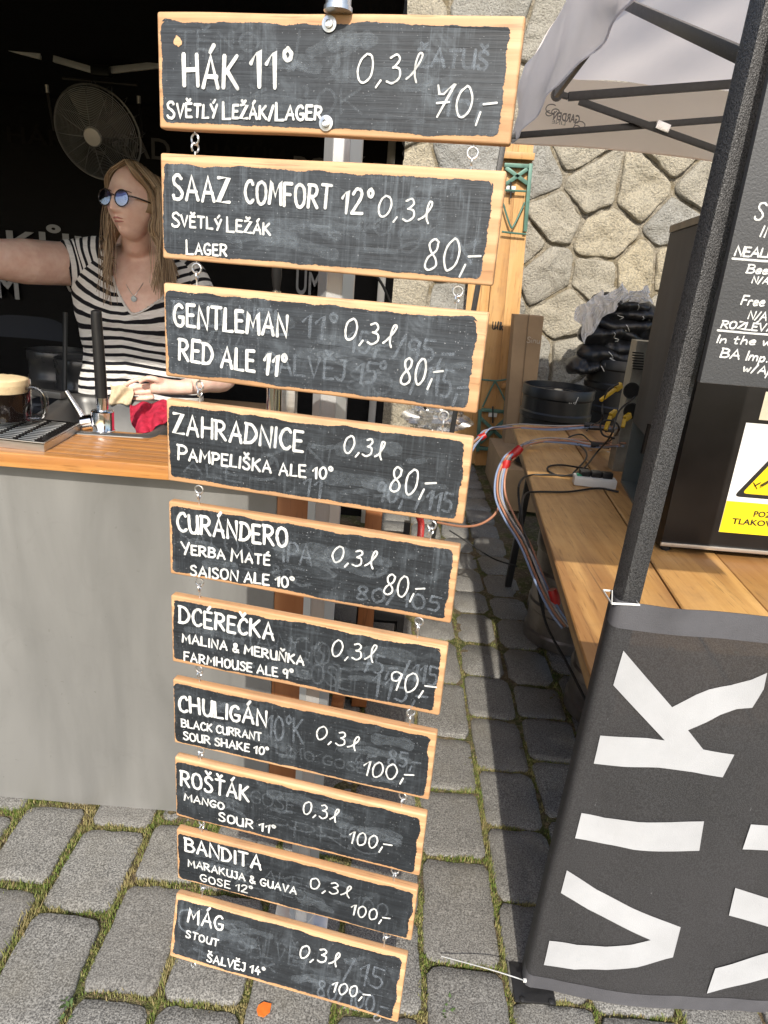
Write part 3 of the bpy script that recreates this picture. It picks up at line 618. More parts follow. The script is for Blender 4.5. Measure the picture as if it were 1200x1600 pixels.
    for k in range(6):      # broad swipes of a damp cloth
        a = Vector((rg.uniform(.03, BW-.10), rg.uniform(.03, h-.03))); q = rg.uniform(-.5, .7); L = rg.uniform(.05, .14)
        P = catmull([a, a+Vector((math.cos(q)*L*.5, math.sin(q)*L*.18+.006)), a+Vector((math.cos(q)*L, math.sin(q)*L*.3))], 5)
        gf.stroke([Vector((min(p.x, BW-.045), min(max(p.y, y0+.016), y1-.018))) for p in P], rg.uniform(.010, .022), rg, .3)
    tag(gh.mb.build('wiped_writing', GHOST, root, False, local=True), kind=None); gf.mb.build('faint_writing', GHOST2, root, False, local=True)
    # fresh lettering
    def loc2(x, y): p = apl(x, y, o0, nn)-o0; return Vector((p.dot(e1), p.dot(e2)))
    for tx, xa, ya, xb, yb, cap, wd in TXT[i]:
        a, b_ = loc2(xa, ya), loc2(xb, yb); ch = (loc2(xa, ya-cap)-a).y; sc_ = (loc2(xa+10, ya)-a).length/10
        ink = Ink((0, 0, 0), ex, ey, ez, .0022); cap0 = tx.startswith('SVĚTLÝ') or tx in ('PAMPELIŠKA', 'LAGER', 'YERBA MATÉ')
        isn = tx in ('0,3l', '70;', '80;', '90;', '100;')
        ink.text(tx, a, b_, ch*(.80 if cap0 else .88), wd*sc_*(.92 if isn else .88), rg, gap=.2, cap0=cap0, slant=.12 if isn else 0, jit=.03 if isn else .018)
        ink.mb.build('lettering', CHALK, root, False, local=True)
    # hanging hardware
    for sgn, hx in ((0, loc2([300, 303, 308, 307, 308, 308, 310, 312, 315, 300][i], 0+[215, 425, 608, 770, 915, 1052, 1172, 1285, 1385, 1503][i]).x), (1, loc2([737, 714, 692, 673, 653, 641, 628, 616, 603, 588][i], [240, 457, 652, 825, 978, 1115, 1247, 1365, 1470, 1595][i]).x)):
        ry = Matrix.Rotation(rg.uniform(-.35, .35), 3, 'Y')
        g = MB(); g.torus((hx, -.0105, -BT/2), .0070, .0015, ry, 20, 8); g.tube([(hx, -.0035, -BT/2), (hx, .004, -BT/2)], .0013, 8); g.build('screw_eye', ZINC, root, local=True)
        if i < 9: EYES[(i+1, sgn)] = hx
        if i > 0:
            tx_ = EYES[(i, sgn)]; rz = Matrix.Rotation(PI/2+rg.uniform(-.5, .3), 3, 'Y'); g = MB(); gapd = (BZ[i-1]-(BZ[i]+h)) if i < 9 else .041
            yc = h+gapd-.0215; g.torus((tx_, yc, -BT/2), .0062, .0015, rz, 18, 8, -1.4, 4.0); g.tube([(tx_, h-.004, -BT/2), (tx_, yc-.005, -BT/2)], .0013, 8); g.build('screw_hook', ZINC, root, local=True)
    if i == 0:
        for px, py in ((515, 38), (510, 193)):
            q = loc2(px, py); g = MB(); g.lathe([(.0001, .001), (.0098, .001), (.0098, .0026), (.006, .0030), (.0058, .0062), (.0038, .0066), (.0036, .0045), (.0001, .0045)][::-1], (q.x, q.y, 0), 24); fixn(g.build('bolt', ZINC, root, local=True))
        q = loc2(278, 65); g = MB(); pp = [Vector((q.x+.0062*math.cos(a)*(1+rg.uniform(-.3, .3)), q.y+.0062*math.sin(a)*(1+rg.uniform(-.3, .3)), .0012)) for a in [2*PI*k/14 for k in range(14)]]; g.v = pp; g.f = [tuple(range(14))]; g.build('bare_wood_chip', W_BOARD, root, False, local=True)

# ================================================================== left stall: pole, counter, sink, taps
PX, PY = -.127, 1.385
pole = thing('tent_pole', 'ribbed silvery aluminium tent leg standing behind the column of blackboards', 'tent pole', (PX, PY, 0))
sec0 = [(-.027, -.008), (-.0125, -.030), (-.0115, -.0275), (.0115, -.0275), (.0125, -.030), (.027, -.008), (.027, .02), (.0125, .03), (-.0125, .03), (-.027, .02)]
sec = [(x*1.24, y*1.24) for x, y in sec0]
g = MB(); g.hexa([(PX+x, PY+y, .012) for x, y in sec], [(PX+x, PY+y, H+.29) for x, y in sec]); fixn(g.build('profile', ALU, pole, False))
g = MB(); 
for k in range(3): g.bar((PX-.01+.01*k, PY-.0345, .012), (PX-.01+.01*k, PY-.0345, H+.29), .0012, .0012, (0, 1, 0))
tag(g.build('ribs', ALU, pole, False), kind='stuff')
g = MB(); g.box((PX, PY, .006), (.14, .14, .012), bev=.003); g.build('foot_plate', ZINC, pole)
g = MB(); tp = ay(528, 20, 1.052); g.tube([(tp.x, 1.052, tp.z+.001), (tp.x, 1.052, tp.z+.006), (tp.x, 1.052, tp.z+.007), (tp.x, 1.052, tp.z+.5)], [.0185, .0185, .0165, .0165], 24); g.build('steel_tube', ZINC, pole)
g = MB(); g.box((tp.x, (1.052+PY)/2, tp.z+.3), (.04, .36, .03), bev=.004); g.build('clamp', BLACKP, pole)

CX = -.28; CF = 1.645; ZT = 1.125
ctr = thing('bar_counter', 'bar counter with oiled wooden worktop on a satin grey front panel', 'counter', (-1.6, 1.75, 0))
g = MB(); g.box((-1.94, 1.708, .545), (3.32, .012, 1.085)); g.build('front_panel', PANEL, ctr, False)
g = MB(); g.box((-.2375, 1.73, .545), (.081, .07, 1.085), bev=.003); g.build('corner_post', W_POST, ctr)
g = MB(); g.box((-.035, 2.35, .545), (.06, .06, 1.085), bev=.003); g.build('corner_post', W_POST, ctr)
g = MB(); g.box((-.10, 1.95, .25), (.04, .5, .06), bev=.003); g.build('side_rail', W_POST, ctr)
g = MB(); g.box((-.55, 2.28, .60), (1.0, .5, .02), bev=.003); g.build('shelf', STEEL, ctr)
yb = 1.955; ny = 7; ws = (yb-CF)/ny
for k in range(ny):      # oak staves glued edge to edge
    x = -3.6
    while x < -.13:
        L = rnd.uniform(.45, .95) if k else 4; x2 = min(x+L, -.12)
        if x2 > -.25: x2 = -.12
        g = MB(); g.box(((x+x2)/2, CF+ws*(k+.5), ZT-.0185+rnd.uniform(-.0002, .0002)), (x2-x-.0006, ws-.0005, .037), bev=.0009 if k else .004); g.build('stave', W_TOP, ctr, ang=30); x = x2
# sink standing on the bar behind the worktop
A, B_, C_, D_ = az(46, 668, ZT), az(106, 615, ZT), az(320, 634, ZT), az(238, 686, ZT)
A = az(20, 672, ZT); 
snk = thing('sink', 'stainless steel sink basin set behind the worktop', 'sink', tuple(((A+B_+C_+D_)/4)*1))
def rquad(P, ins, z, n=8, rc=.05):
    c = sum(P, Vector((0, 0, 0)))/4; out = []
    for k in range(4):
        p, a, b_ = P[k], P[k-1], P[(k+1) % 4]; da = (a-p).normalized(); db = (b_-p).normalized(); p = p+(da+db)*ins
        for j in range(n):
            t = j/(n-1); q = (p+da*rc)*(1-t)**2+p*2*t*(1-t)+(p+db*rc)*t*t; out.append(Vector((q.x, q.y, z)))
    return out
PP = [A, B_, C_, D_]
rings = [rquad(PP, 0, ZT-.03, rc=.04), rquad(PP, 0, ZT+.001, rc=.04), rquad(PP, .003, ZT+.004, rc=.04), rquad(PP, .028, ZT+.004, rc=.05), rquad(PP, .033, ZT-.002, rc=.05), rquad(PP, .038, ZT-.02, rc=.055), rquad(PP, .05, ZT-.15, rc=.06), rquad(PP, .075, ZT-.17, rc=.06), rquad(PP, .13, ZT-.172, rc=.06)]
g = MB(); n = 32
for rg_ in rings: g.v += rg_
for k in range(len(rings)-1):
    for j in range(n): g.f.append((k*n+j, k*n+(j+1) % n, (k+1)*n+(j+1) % n, (k+1)*n+j))
g.f.append(tuple((len(rings)-1)*n+j for j in range(n))); fixn(g.build('basin', M('dull_steel', (.13, .13, .128), .45, .6, .2, 8, 120, .05), snk, ang=50))
# drip tray
zt = ZT+.022; a = az(68.5, 693, zt); b_ = az(126, 661, zt); dr = (b_-a); dx = Vector((-1, 0.075, 0)).normalized()
tray = thing('drip_tray', 'slotted stainless drip tray under the dark beer', 'drip tray', (a.x-.2, a.y+.1, ZT))
b0 = [a, b_, b_+dx*.42, a+dx*.42]
g = MB(); g.hexa([(p.x, p.y, ZT+.0005) for p in b0], [(p.x, p.y, zt-.003) for p in b0]); fixn(g.build('tray_body', STEEL, tray, False))
g = MB(); cc = (b0[0]+b0[2])/2
g.hexa([(p.x, p.y, zt-.003) for p in b0], [(p.x, p.y, zt) for p in b0]); fixn(g.build('slotted_top', M('dark_steel', (.10, .10, .105), .22, .9, .2), tray, False))
g = MB(); ux = dx; uy = dr.normalized(); Ly = dr.length
for row in range(13):
    for colm in range(7):
        p = a+ux*(.035+colm*.058+row*.0)+uy*(.022+row*(Ly-.044)/12); q = p+ux*.042
        g.bar((p.x, p.y, zt+.0006), (q.x, q.y, zt+.0006), .004, .0014, bev=.0005)
tag(g.build('slot_reflections', STEEL, tray), kind='stuff')  # light raised bars stand in for the bright reflections along the slots
g = MB()
for p, q in ((b0[0], b0[1]), (b0[0], b0[3])): g.bar((p.x, p.y, zt+.001), (q.x, q.y, zt+.001), .005, .003, bev=.001)
g.build('rim', STEEL, tray)
# beer mug
mg = az(6, 664, zt+.003); mg.y += .02
mug = thing('beer_mug', 'dimpled glass mug of dark beer with a tan head of foam on the drip tray', 'beer mug', (mg.x, mg.y, zt+.0015))
Hm = (ay(4, 590, mg.y).z-mg.z); Rm = .064
def dim(r, z, q, dep=.005): return r - dep*max(0, math.cos(q*5))**2*max(0, math.sin(PI*min(1, max(0, (z-.1)/.38)))*1.0 if z < .48 else 0)*1.2
def mugsurf(off, z0, z1, dep):
    b = MB(); N = 64; K = 24
    for k in range(K+1):
        t = k/K; z = lerp(z0, z1, t)
        for j in range(N):
            q = 2*PI*j/N; r = dim(Rm*(.93+.09*min(1, t*1.6))+off, t, q, dep); b.v.append(Vector((mg.x+r*math.cos(q), mg.y+r*math.sin(q), mg.z+z)))
    for k in range(K):
        for j in range(N): b.f.append((k*N+j, k*N+(j+1) % N, (k+1)*N+(j+1) % N, (k+1)*N+j))
    b.f.append(tuple(range(N))[::-1]); return b, N, K
b, N, K = mugsurf(0, .001, Hm, .006); b.build('glass_body', GLASS, mug, ang=60)
b, N, K = mugsurf(-.005, .014, Hm*.70, .006); b.f.append(tuple(K*N+j for j in range(N))); b.build('beer', BEER, mug, ang=60)
b, N, K = mugsurf(-.0045, Hm*.70, Hm*.985, 0)
i0 = len(b.v); 
for k in range(1, 7):
    for j in range(N):
        q = 2*PI*j/N; r = (Rm*1.01-.0045)*(1-k/6.5); b.v.append(Vector((mg.x+r*math.cos(q), mg.y+r*math.sin(q), mg.z+Hm*.985+.007*(k/6)**.5+.002*noise.noise(Vector((r*60*math.cos(q), r*60*math.sin(q), 1))))))
for k in range(6):
    o1 = K*N if k == 0 else i0+(k-1)*N; o2 = i0+k*N
    for j in range(N): b.f.append((o1+j, o1+(j+1) % N, o2+(j+1) % N, o2+j))
b.f.append(tuple(i0+5*N+j for j in range(N))); b.build('foam', FOAM, mug, ang=80)
hx = mg.x+Rm*.98; g = MB(); hp = smooth_path([(hx-.006, mg.y, mg.z+Hm*.80), (hx+.022, mg.y, mg.z+Hm*.83), (hx+.042, mg.y, mg.z+Hm*.70), (hx+.044, mg.y, mg.z+Hm*.42), (hx+.032, mg.y, mg.z+Hm*.2), (hx-.006, mg.y, mg.z+Hm*.17)], 6)
g.tube(hp, [(.0085, .011)]*len(hp), 14); g.build('handle', GLASS, mug); g = MB(); g.tube(hp, [(.004, .006)]*len(hp), 8); g.build('handle_core', glassm('thick_glass', (.5, .5, .5), .3, .1), mug)
# mixer tap
fb = az(161, 672, ZT+.002)
tapo = thing('kitchen_tap', 'tall tap with black hose spout on chrome base beside the sink', 'tap', tuple(fb))
def fz(x, y): return ay(x, y, fb.y)
g = MB(); p0, p1 = fz(161, 672), fz(160, 641); g.tube([p0, p0+Vector((0, 0, .004)), p1-Vector((0, 0, .003)), p1], [.033, .031, .031, .028], 28); g.build('chrome_base', CHROME, tapo)
g = MB(); g.tube([fz(160, 641), fz(159, 621)], .0165, 24); g.build('collar', CHROME, tapo)
sp = smooth_path([fz(158.5, 621), fz(157, 590), fz(154, 545), fz(151, 505), fz(150.5, 490), fz(150, 484)], 5); rr = [lerp(.0165, .0138, k/(len(sp)-1)) for k in range(len(sp))]; rr[-1] = .006; rr[-2] = .0105
g = MB(); g.tube(sp, rr, 20); g.build('spout', BLACKP, tapo)
g = MB(); g.tube([fz(146, 658)+Vector((0, -.005, 0)), fz(131, 660)+Vector((0, -.01, 0))], [.022, .021], 20); g.build('valve_body', CHROME, tapo)
g = MB(); g.tube([fz(131, 655), fz(122, 640), fz(103, 611)], [.011, .0085, .0065], 14); g.build('lever', CHROME, tapo)
# black bottle opener / bracket left of the sink
g = MB(); p, q = ay(52, 612, 2.35), ay(100, 618, 2.3); g.bar(p, q, .03, .022, bev=.003); g.bar(p+Vector((-.05, 0, -.03)), p+Vector((.03, 0, .0)), .025, .02, bev=.002); tag(g.build('clamp_bracket', M('dark_grey_metal', (.10, .10, .10), .35, .6), None), 'dark grey metal clamp arm reaching over the sink rim beside the mug', 'bracket')
# red cloth over the sink edge
def clothf(u, v):
    q = [(203, 633), (266, 626), (266, 655), (220, 683)]
    x = lerp(lerp(q[0][0], q[1][0], u), lerp(q[3][0], q[2][0], u), v); y = lerp(lerp(q[0][1], q[1][1], u), lerp(q[3][1], q[2][1], u), v)
    y += 2.2*math.sin(u*14+v*3)+1.5*noise.noise(Vector((u*5, v*5, 3))); x += 4*noise.noise(Vector((u*4, v*6, 8)))*(1 if v > .1 else .5)+(-6*(1-u)*math.sin(v*PI) if u < .4 else 0)
    Y = lerp(2.33, 2.05, v)+.015*math.sin(u*17+2*v)+.012*noise.noise(Vector((u*7, v*7, 1))); return ay(x, y, Y)
g = MB(); g.grid(clothf, 40, 30); o = g.build('cleaning_cloth', M('red_microfibre', (.55, .035, .075), .9, 0, .3, 30, 500, .6, spec=.1), None, ang=180); tag(o, 'crumpled red cleaning cloth draped over the edge of the sink', 'cloth')
md = o.modifiers.new('s', 'SOLIDIFY'); md.thickness = .003
o.data = evalmesh(o, 'cleaning_cloth'); o.modifiers.clear()

# ------------------------------------------------------------------ black stall tent
tent = thing('market_tent', 'black market tent over the bar with grey scissor frame and printed back curtain', 'tent', (-2.1, 2.9, 0))
TX0, TX1, TY0, TY1 = -4.3, -.06, 1.24, 4.55
g = MB(); ze = 2.42; pk = Vector((-2.1, 2.9, 3.5)); c4 = [(TX0, TY0, ze), (TX1, TY0, ze), (TX1, TY1, ze), (TX0, TY1, ze)]
for k in range(4): g.grid(lambda u, v, k=k: (Vector(c4[k]).lerp(Vector(c4[(k+1) % 4]), u)).lerp(pk, v*.999), 8, 8)
g.build('canopy', BLACKCL, tent)
for k in range(4):
    a, b_ = Vector(c4[k]), Vector(c4[(k+1) % 4]); g = MB(); nn = (b_-a).cross(Vector((0, 0, 1))).normalized()
    g.grid(lambda u, v: a.lerp(b_, u)+Vector((0, 0, -.17*v if k != 0 else -.13*v))+nn*.006*math.sin(u*60)*v, 60, 2); g.build('valance', BLACKCL, tent, ang=180)
def wavy(a, b_, z0, z1, amp, fr):
    a, b_ = Vector(a), Vector(b_); nn = (b_-a).cross(Vector((0, 0, 1))).normalized(); L = (b_-a).length
    return lambda u, v: a.lerp(b_, u)+Vector((0, 0, lerp(z0, z1, v)))+nn*amp*(math.sin(u*L*fr+1.5*noise.noise(Vector((u*5, v*2, 0))))+noise.noise(Vector((u*L*3, v*3, 2))))
BCY = 4.5
g = MB(); g.grid(wavy((TX0, BCY, 0), (-.06, BCY, 0), .02, ze, .008, 6), 120, 10); g.build('back_curtain', BLACKCL, tent, ang=180)
g = MB(); g.grid(wavy((TX0, TY0+.5, 0), (TX0, BCY, 0), .02, ze, .02, 6), 60, 10); g.build('added_side_curtain', BLACKCL, tent, ang=180)  # out of view, added to close the tent and keep its inside dark
for x, y in ((TX0+.04, TY0+.05), (TX0+.04, TY1-.1), (TX1-.07, TY1-.1)):
    g = MB(); g.bar((x, y, 0), (x, y, ze), .045, .045, (0, 1, 0), bev=.005); g.build('leg', ALU, tent)
# scissor frame bars in view
ALUD = M('grey_frame_metal', (.80, .80, .80), .5, .3, .1, 6)
def tbar(a, b_, Y0, Y1=None, w_=.03, par=tent, mt_=ALUD, nm='scissor_bar', h_=None):
    g = MB(); p, q = ay(*a, Y0), ay(*b_, Y1 or Y0); g.bar(p, q, w_*.6, h_ or w_, (0, 0, 1), bev=.002); return g.build(nm, mt_, par)
for a, b_ in (((-120, 62), (62, 42)), ((66, 41), (135, 45)), ((170, 41), (262, 66)), ((-90, 48), (64, 88)), ((84, 92), (146, 110)), ((172, 110), (262, 100)), ((330, -6), (470, 16)), ((-60, 80), (20, -30))): tbar(a, b_, 4.3, w_=.032)
g = MB(); p = ay(158, 111, 4.28); g.box(p, (.10, .05, .05), bev=.006); g.build('joint', BLACKP, tent)
g = MB(); p = ay(160, 42, 4.28); g.box(p, (.07, .05, .09), bev=.006); g.build('joint', BLACKP, tent)
g = MB(); p = ay(52, 44, 4.27); g.box(p, (.06, .03, .032)); g.build('red_tag', M('red_tag', (.25, .01, .02), .6), tent)
def cutext(txt, xl, yb, xr, cap, mt_, Y=BCY-.03, bold=.012):
    a = ay(xl, yb, Y); b_ = ay(xr, yb+(xr-xl)*.04, Y); o = ftext(txt, 1, mt_, 'printed_words', Matrix.Identity(4), None, bold)
    xs = [v.co.x for v in o.data.vertices]; wd = max(xs)-min(xs); ch = (ay(xl, yb-cap, Y)-a).z/.72
    m4 = Matrix.Translation(Vector((a.x, a.y, a.z))) @ Matrix.Rotation(PI/2, 4, 'X') @ Matrix.Diagonal((abs(b_.x-a.x)/wd, ch, 1, 1)) @ Matrix.Translation((-min(xs), 0, 0))
    o.data.transform(m4); o.parent = tent; o.data.transform(Matrix.Translation(-tent.location)); return o
GP2 = M('dull_grey_print', (.13, .13, .135), .9, 0, .1, spec=.1); GP3 = M('dark_print', (.022, .020, .020), .9, 0, .1, spec=.1); GPL = M('pale_print', (.34, .35, .37), .8, 0, .1)
cutext('HÁK', 12, 222, 106, 26, GP3); cutext('POŘÁD', 118, 238, 266, 34, GP2); cutext('POŘÁD', 458, 272, 612, 30, GP2); cutext('HÁKŮM', 318, 250, 445, 28, GP3)
cutext('HÁKŮM', -95, 384, 170, 34, GPL, bold=.02); cutext('HÁKŮM', -150, 452, 30, 40, GPL, bold=.02); cutext('ŮM', 462, 458, 500, 36, GPL, bold=.02)
# ------------------------------------------------------------------ fan
fc = ay(153, 209, 3.45); e = .0
fan = thing('drum_fan', 'round wire-caged fan hanging from the black tent frame above the bartender', 'fan', tuple(fc))
vd = (EYE-fc).normalized(); rt_ = vd.cross(Vector((0, 0, 1))).normalized()*-1
fn = (Matrix.Rotation(math.radians(-26), 3, 'Z') @ vd); fn = (fn+Vector((0, 0, -.28))).normalized()
RF = fn.to_track_quat('Z', 'Y').to_matrix(); FR = (ay(153, 131, 3.45)-ay(153, 284, 3.45)).length/2*.98
WIRE = M('dark_chromed_wire', (.26, .27, .28), .35, .7)
def F3(x, y, z): return fc+RF @ Vector((x, y, z))
g = MB(); g.torus(fc, FR, .0050, RF, 64, 8); g.build('cage_rim', WIRE, fan)
g = MB()
for k in range(24):
    r_ = FR*(.22+.77*k/24); z = .055*(1-(r_/FR)**2)**.5; g.torus(F3(0, 0, z), r_, .0013, RF, 48, 4)
for k in range(12):
    q = 2*PI*k/12; g.tube([F3(r_*FR*math.cos(q), r_*FR*math.sin(q), .057*(1-r_**2)**.5+.001) for r_ in (.16, .4, .6, .8, .92, 1)], .0017, 5)
tag(g.build('front_grille', WIRE, fan), kind='stuff')
g = MB()
for k in range(16):
    q = 2*PI*k/16; g.tube([F3(r_*FR*math.cos(q), r_*FR*math.sin(q), -.13+.06*r_**3) for r_ in (.16, .6, 1)]+[F3(FR*math.cos(q), FR*math.sin(q), 0)], .0015, 5)
tag(g.build('rear_grille', WIRE, fan), kind='stuff')
g = MB(); g.lathe([(.0001, .064), (.036, .062), (.041, .054), (.041, .048)], fc, 32, RF); fixn(g.build('hub_badge', ALU, fan))
g = MB(); g.lathe([(.001, -.03), (.055, -.03), (.06, -.12), (.05, -.2), (.001, -.2)], fc, 32, RF); fixn(g.build('motor', BLACKP, fan))
for k in range(4):
    g = MB(); q0 = k*PI/2+.3
    def bl(u, v, q0=q0): r_ = lerp(.05, FR*.9, u); q = q0+(v-.5)*(1.0-.25*u); return F3(r_*math.cos(q), r_*math.sin(q), -.045+(v-.5)*.06)
    g.grid(bl, 8, 6); g.build('blade', M('fan_blade', (.03, .03, .03), .3, .3) if k == 0 else bpy.data.materials['fan_blade'], fan, ang=180)
g = MB(); a = F3(-FR-.01, 0, 0); b_ = F3(FR+.01, 0, 0); pa, pb = ay(74, 145, 3.4), ay(217, 162, 3.5); g.tube([a, pa], .007, 8); g.tube([b_, pb], .007, 8); g.tube(smooth_path([ay(98, 122, 3.45), ay(150, 127, 3.45), ay(215, 133, 3.45)]), .006, 8); g.build('hanging_bracket', BLACKM, fan)
g = MB(); g.tube([pa, pa+Vector((0, 0, .03))], .009, 10); g.tube([pb, pb+Vector((0, 0, .03))], .009, 10); g.build('bracket_hooks', ZINC, fan)

# ------------------------------------------------------------------ kegs, chair, crates in the dark of the tent
def keg(x, y, z, r, h, label, group, mat=BLACKP, cat='keg', nm='keg'):
    t = thing(nm, label, cat, (x, y, z), group); g = MB()
    prof = [(r*.9, 0), (r, .01*h), (r, .10*h), (r*.96, .12*h), (r*.96, .3*h), (r, .32*h), (r*1.0, .38*h), (r*.96, .4*h), (r*.96, .6*h), (r, .62*h), (r, .68*h), (r*.96, .7*h), (r*.96, .86*h), (r, .88*h), (r, .99*h), (r*.985, h), (r*.93, h), (r*.92, .93*h), (r*.5, .925*h), (.001, .925*h)]
    g.lathe(prof, (x, y, z), 40); fixn(g.build('shell', mat, t)); g = MB(); g.lathe([(.03, .92*h), (.035, .93*h), (.034, .955*h), (.02, .96*h), (.001, .955*h)], (x, y, z), 24); fixn(g.build('valve', ZINC, t))
    g = MB(); g.torus((x, y, z+.93*h), r*.52, .006, None, 32, 8); g.build('neck_ring', mat, t); return t
DKK = M('grey_black_plastic', (.06, .06, .062), .3)
for i, (px, py, Y, dz) in enumerate(((85, 600, 3.5, .0), (88, 540, 3.55, .42), (122, 600, 3.35, 0), (132, 545, 3.35, .42))):
    p = ay(px, py, Y); keg(p.x, Y, .30+dz, .14, .40, mat=DKK, label=['black ribbed keg on the floor left of the bartender', 'black ribbed keg stacked on top behind the beer mug', 'black keg standing low right behind the bartender', 'black keg stacked highest against the bartender side'][i], group='black kegs stacked in the dark tent')
ch = thing('folding_chair', 'folding chair with dark navy backrest in the shade behind the beer mug', 'chair', (ay(45, 540, 3.2).x, 3.2, 0))
p = ay(45, 540, 3.2)
g = MB(); g.grid(lambda u, v: (p.x+lerp(-.16, .16, u), 3.2+.02*math.sin(u*PI), p.z+.03+lerp(-.0, .10, v)-.02*abs(2*u-1)**4*v), 10, 4); o = g.build('backrest', BLUEC, ch); o.data.transform(Matrix.Identity(4))
for s in (-1, 1):
    g = MB(); g.tube([(p.x+s*.17, 3.22, p.z+.16), (p.x+s*.17, 3.15, p.z-.25), (p.x+s*.17, 2.95, 0)], .011, 8); g.build('leg', BLACKM, ch)
    g = MB(); g.tube([(p.x+s*.16, 3.0, p.z-.22), (p.x+s*.16, 3.4, 0)], .011, 8); g.build('leg', BLACKM, ch)
g = MB(); g.box((p.x, 3.12, p.z-.24), (.34, .34, .03), bev=.01); g.build('seat', BLUEC, ch)
# beer font behind the boards
bt = thing('beer_font', 'chrome beer font with black tap handle showing between the boards', 'beer tap', (ay(433, 640, 2.0).x, 2.0, ZT)); q = ay(433, 460, 2.0)
g = MB(); g.tube([(q.x, 2.0, ZT), (q.x, 2.0, q.z-.06)], .022, 20); g.build('column', CHROME, bt)
g = MB(); g.tube([(q.x, 1.99, q.z-.05), (q.x, 1.99, q.z+.01)], .012, 16); g.build('tap', CHROME, bt)
g = MB(); g.tube([(q.x, 1.99, q.z+.01), (q.x, 1.985, q.z+.05), (q.x, 1.98, q.z+.12)], [.009, .014, .012], 14); g.build('tap_handle', BLACKP, bt)
g = MB(); p = ay(444, 622, 2.1); g.box((p.x+.01, 2.1, p.z-.13), (.055, .055, .42), bev=.004); tag(g.build('metal_upright', STEEL, None), 'short grey metal upright standing on the bar behind the third board', 'upright')
g = MB(); p = ay(360, 625, 2.9); g.box((p.x, 2.9, p.z-.2), (.42, .3, .34), bev=.004); tag(g.build('cardboard_box', CARD, None), 'brown cardboard box behind the bar beside the bartender', 'box')

# ================================================================== bartender
def px3(x, y, Y): return ay(x, y, Y)
YT = 2.78; YH = 2.62
per = thing('person', 'woman in striped top and round glasses behind the bar reaching out one arm', 'person', (ay(215, 600, YT).x, YT, 0))
# torso rings: y, xl, xr, half depth, forward shift
RG = [(700, 140, 308, .105, 0), (660, 133, 312, .11, 0), (625, 129, 314, .115, .0), (595, 131, 312, .115, .0), (565, 138, 304, .115, .005), (540, 137, 302, .12, .01), (515, 134, 303, .13, .02), (490, 130, 305, .135, .03), (465, 126, 307, .13, .03), (440, 124, 309, .12, .02), (420, 127, 307, .105, .01), (405, 138, 298, .09, .0), (396, 160, 272, .078, -.005), (389, 174, 254, .066, -.005), (380, 184, 245, .058, -.008), (362, 187, 243, .054, -.012)]
def ringpts(k, n, off=0.0):
    y, xl, xr, hd, sh = RG[k]; a, b_ = px3(xl, y, YT), px3(xr, y, YT); c = (a+b_)/2; hx = (b_-a).length/2+off; z = c.z; out = []
    for j in range(n):
        q = 2*PI*j/n; ex = 2.4; cc, ss = math.cos(q), math.sin(q); rr = (abs(cc)**ex+abs(ss)**ex)**(-1/ex); x = cc*rr*hx; yy = ss*rr*(hd+off)
        yo = YT-sh+yy
        if yy < 0:
            for bx in (-.085, .085): yo -= .028*math.exp(-((x-bx)/.06)**2-((z-1.42)/.07)**2)
        out.append(Vector((c.x+x, yo, z)))
    return out
def loftbody(n, off, k0=0, k1=None, sub=1):
    rr = [ringpts(k, n, off) for k in range(k0, (k1 or len(RG)))]; out = []
    for j in range(n):
        col = catmull([r[j] for r in rr], sub) if sub > 1 else [r[j] for r in rr]; out.append(col)
    return [[out[j][k] for j in range(n)] for k in range(len(out[0]))]
rr = loftbody(48, 0, 0, None, 3); g = MB()
for r in rr: g.v += r
n = 48
for k in range(len(rr)-1):
    for j in range(n): g.f.append((k*n+j, k*n+(j+1) % n, (k+1)*n+(j+1) % n, (k+1)*n+j))
g.f.append(tuple(range(n))[::-1]); g.f.append(tuple((len(rr)-1)*n+j for j in range(n)))
# reaching right arm
S_ = px3(148, 416, YT-.01); E_ = px3(-25, 402, 2.42); W_ = px3(-190, 372, 2.12)
arm = smooth_path([S_+Vector((.03, 0, 0)), px3(118, 413, YT-.03), px3(60, 410, 2.62), E_, W_], 6); ra = [lerp(.070, .066, min(1, k/10)) if k < 14 else lerp(.066, .030, (k-14)/(len(arm)-15)) for k in range(len(arm))]
ra = [q*1.17 for q in ra]; g.tube(arm, ra, 24)
wd = (W_-E_).normalized(); g.tube([W_, W_+wd*.05, W_+wd*.09], [(.03, .022), (.042, .018), (.038, .014)], 14)
for k in range(4): a = W_+wd*.08+Vector((0, 0, (k-1.5)*.019)); g.tube([a, a+wd*.045, a+wd*(.075+(.01 if k in (1, 2) else 0))], [.0095, .0085, .007], 8)
g.tube([W_+wd*.02+Vector((0, -.01, .03)), W_+wd*.06+Vector((0, -.03, .05)), W_+wd*.085+Vector((0, -.035, .055))], [.012, .010, .008], 8)
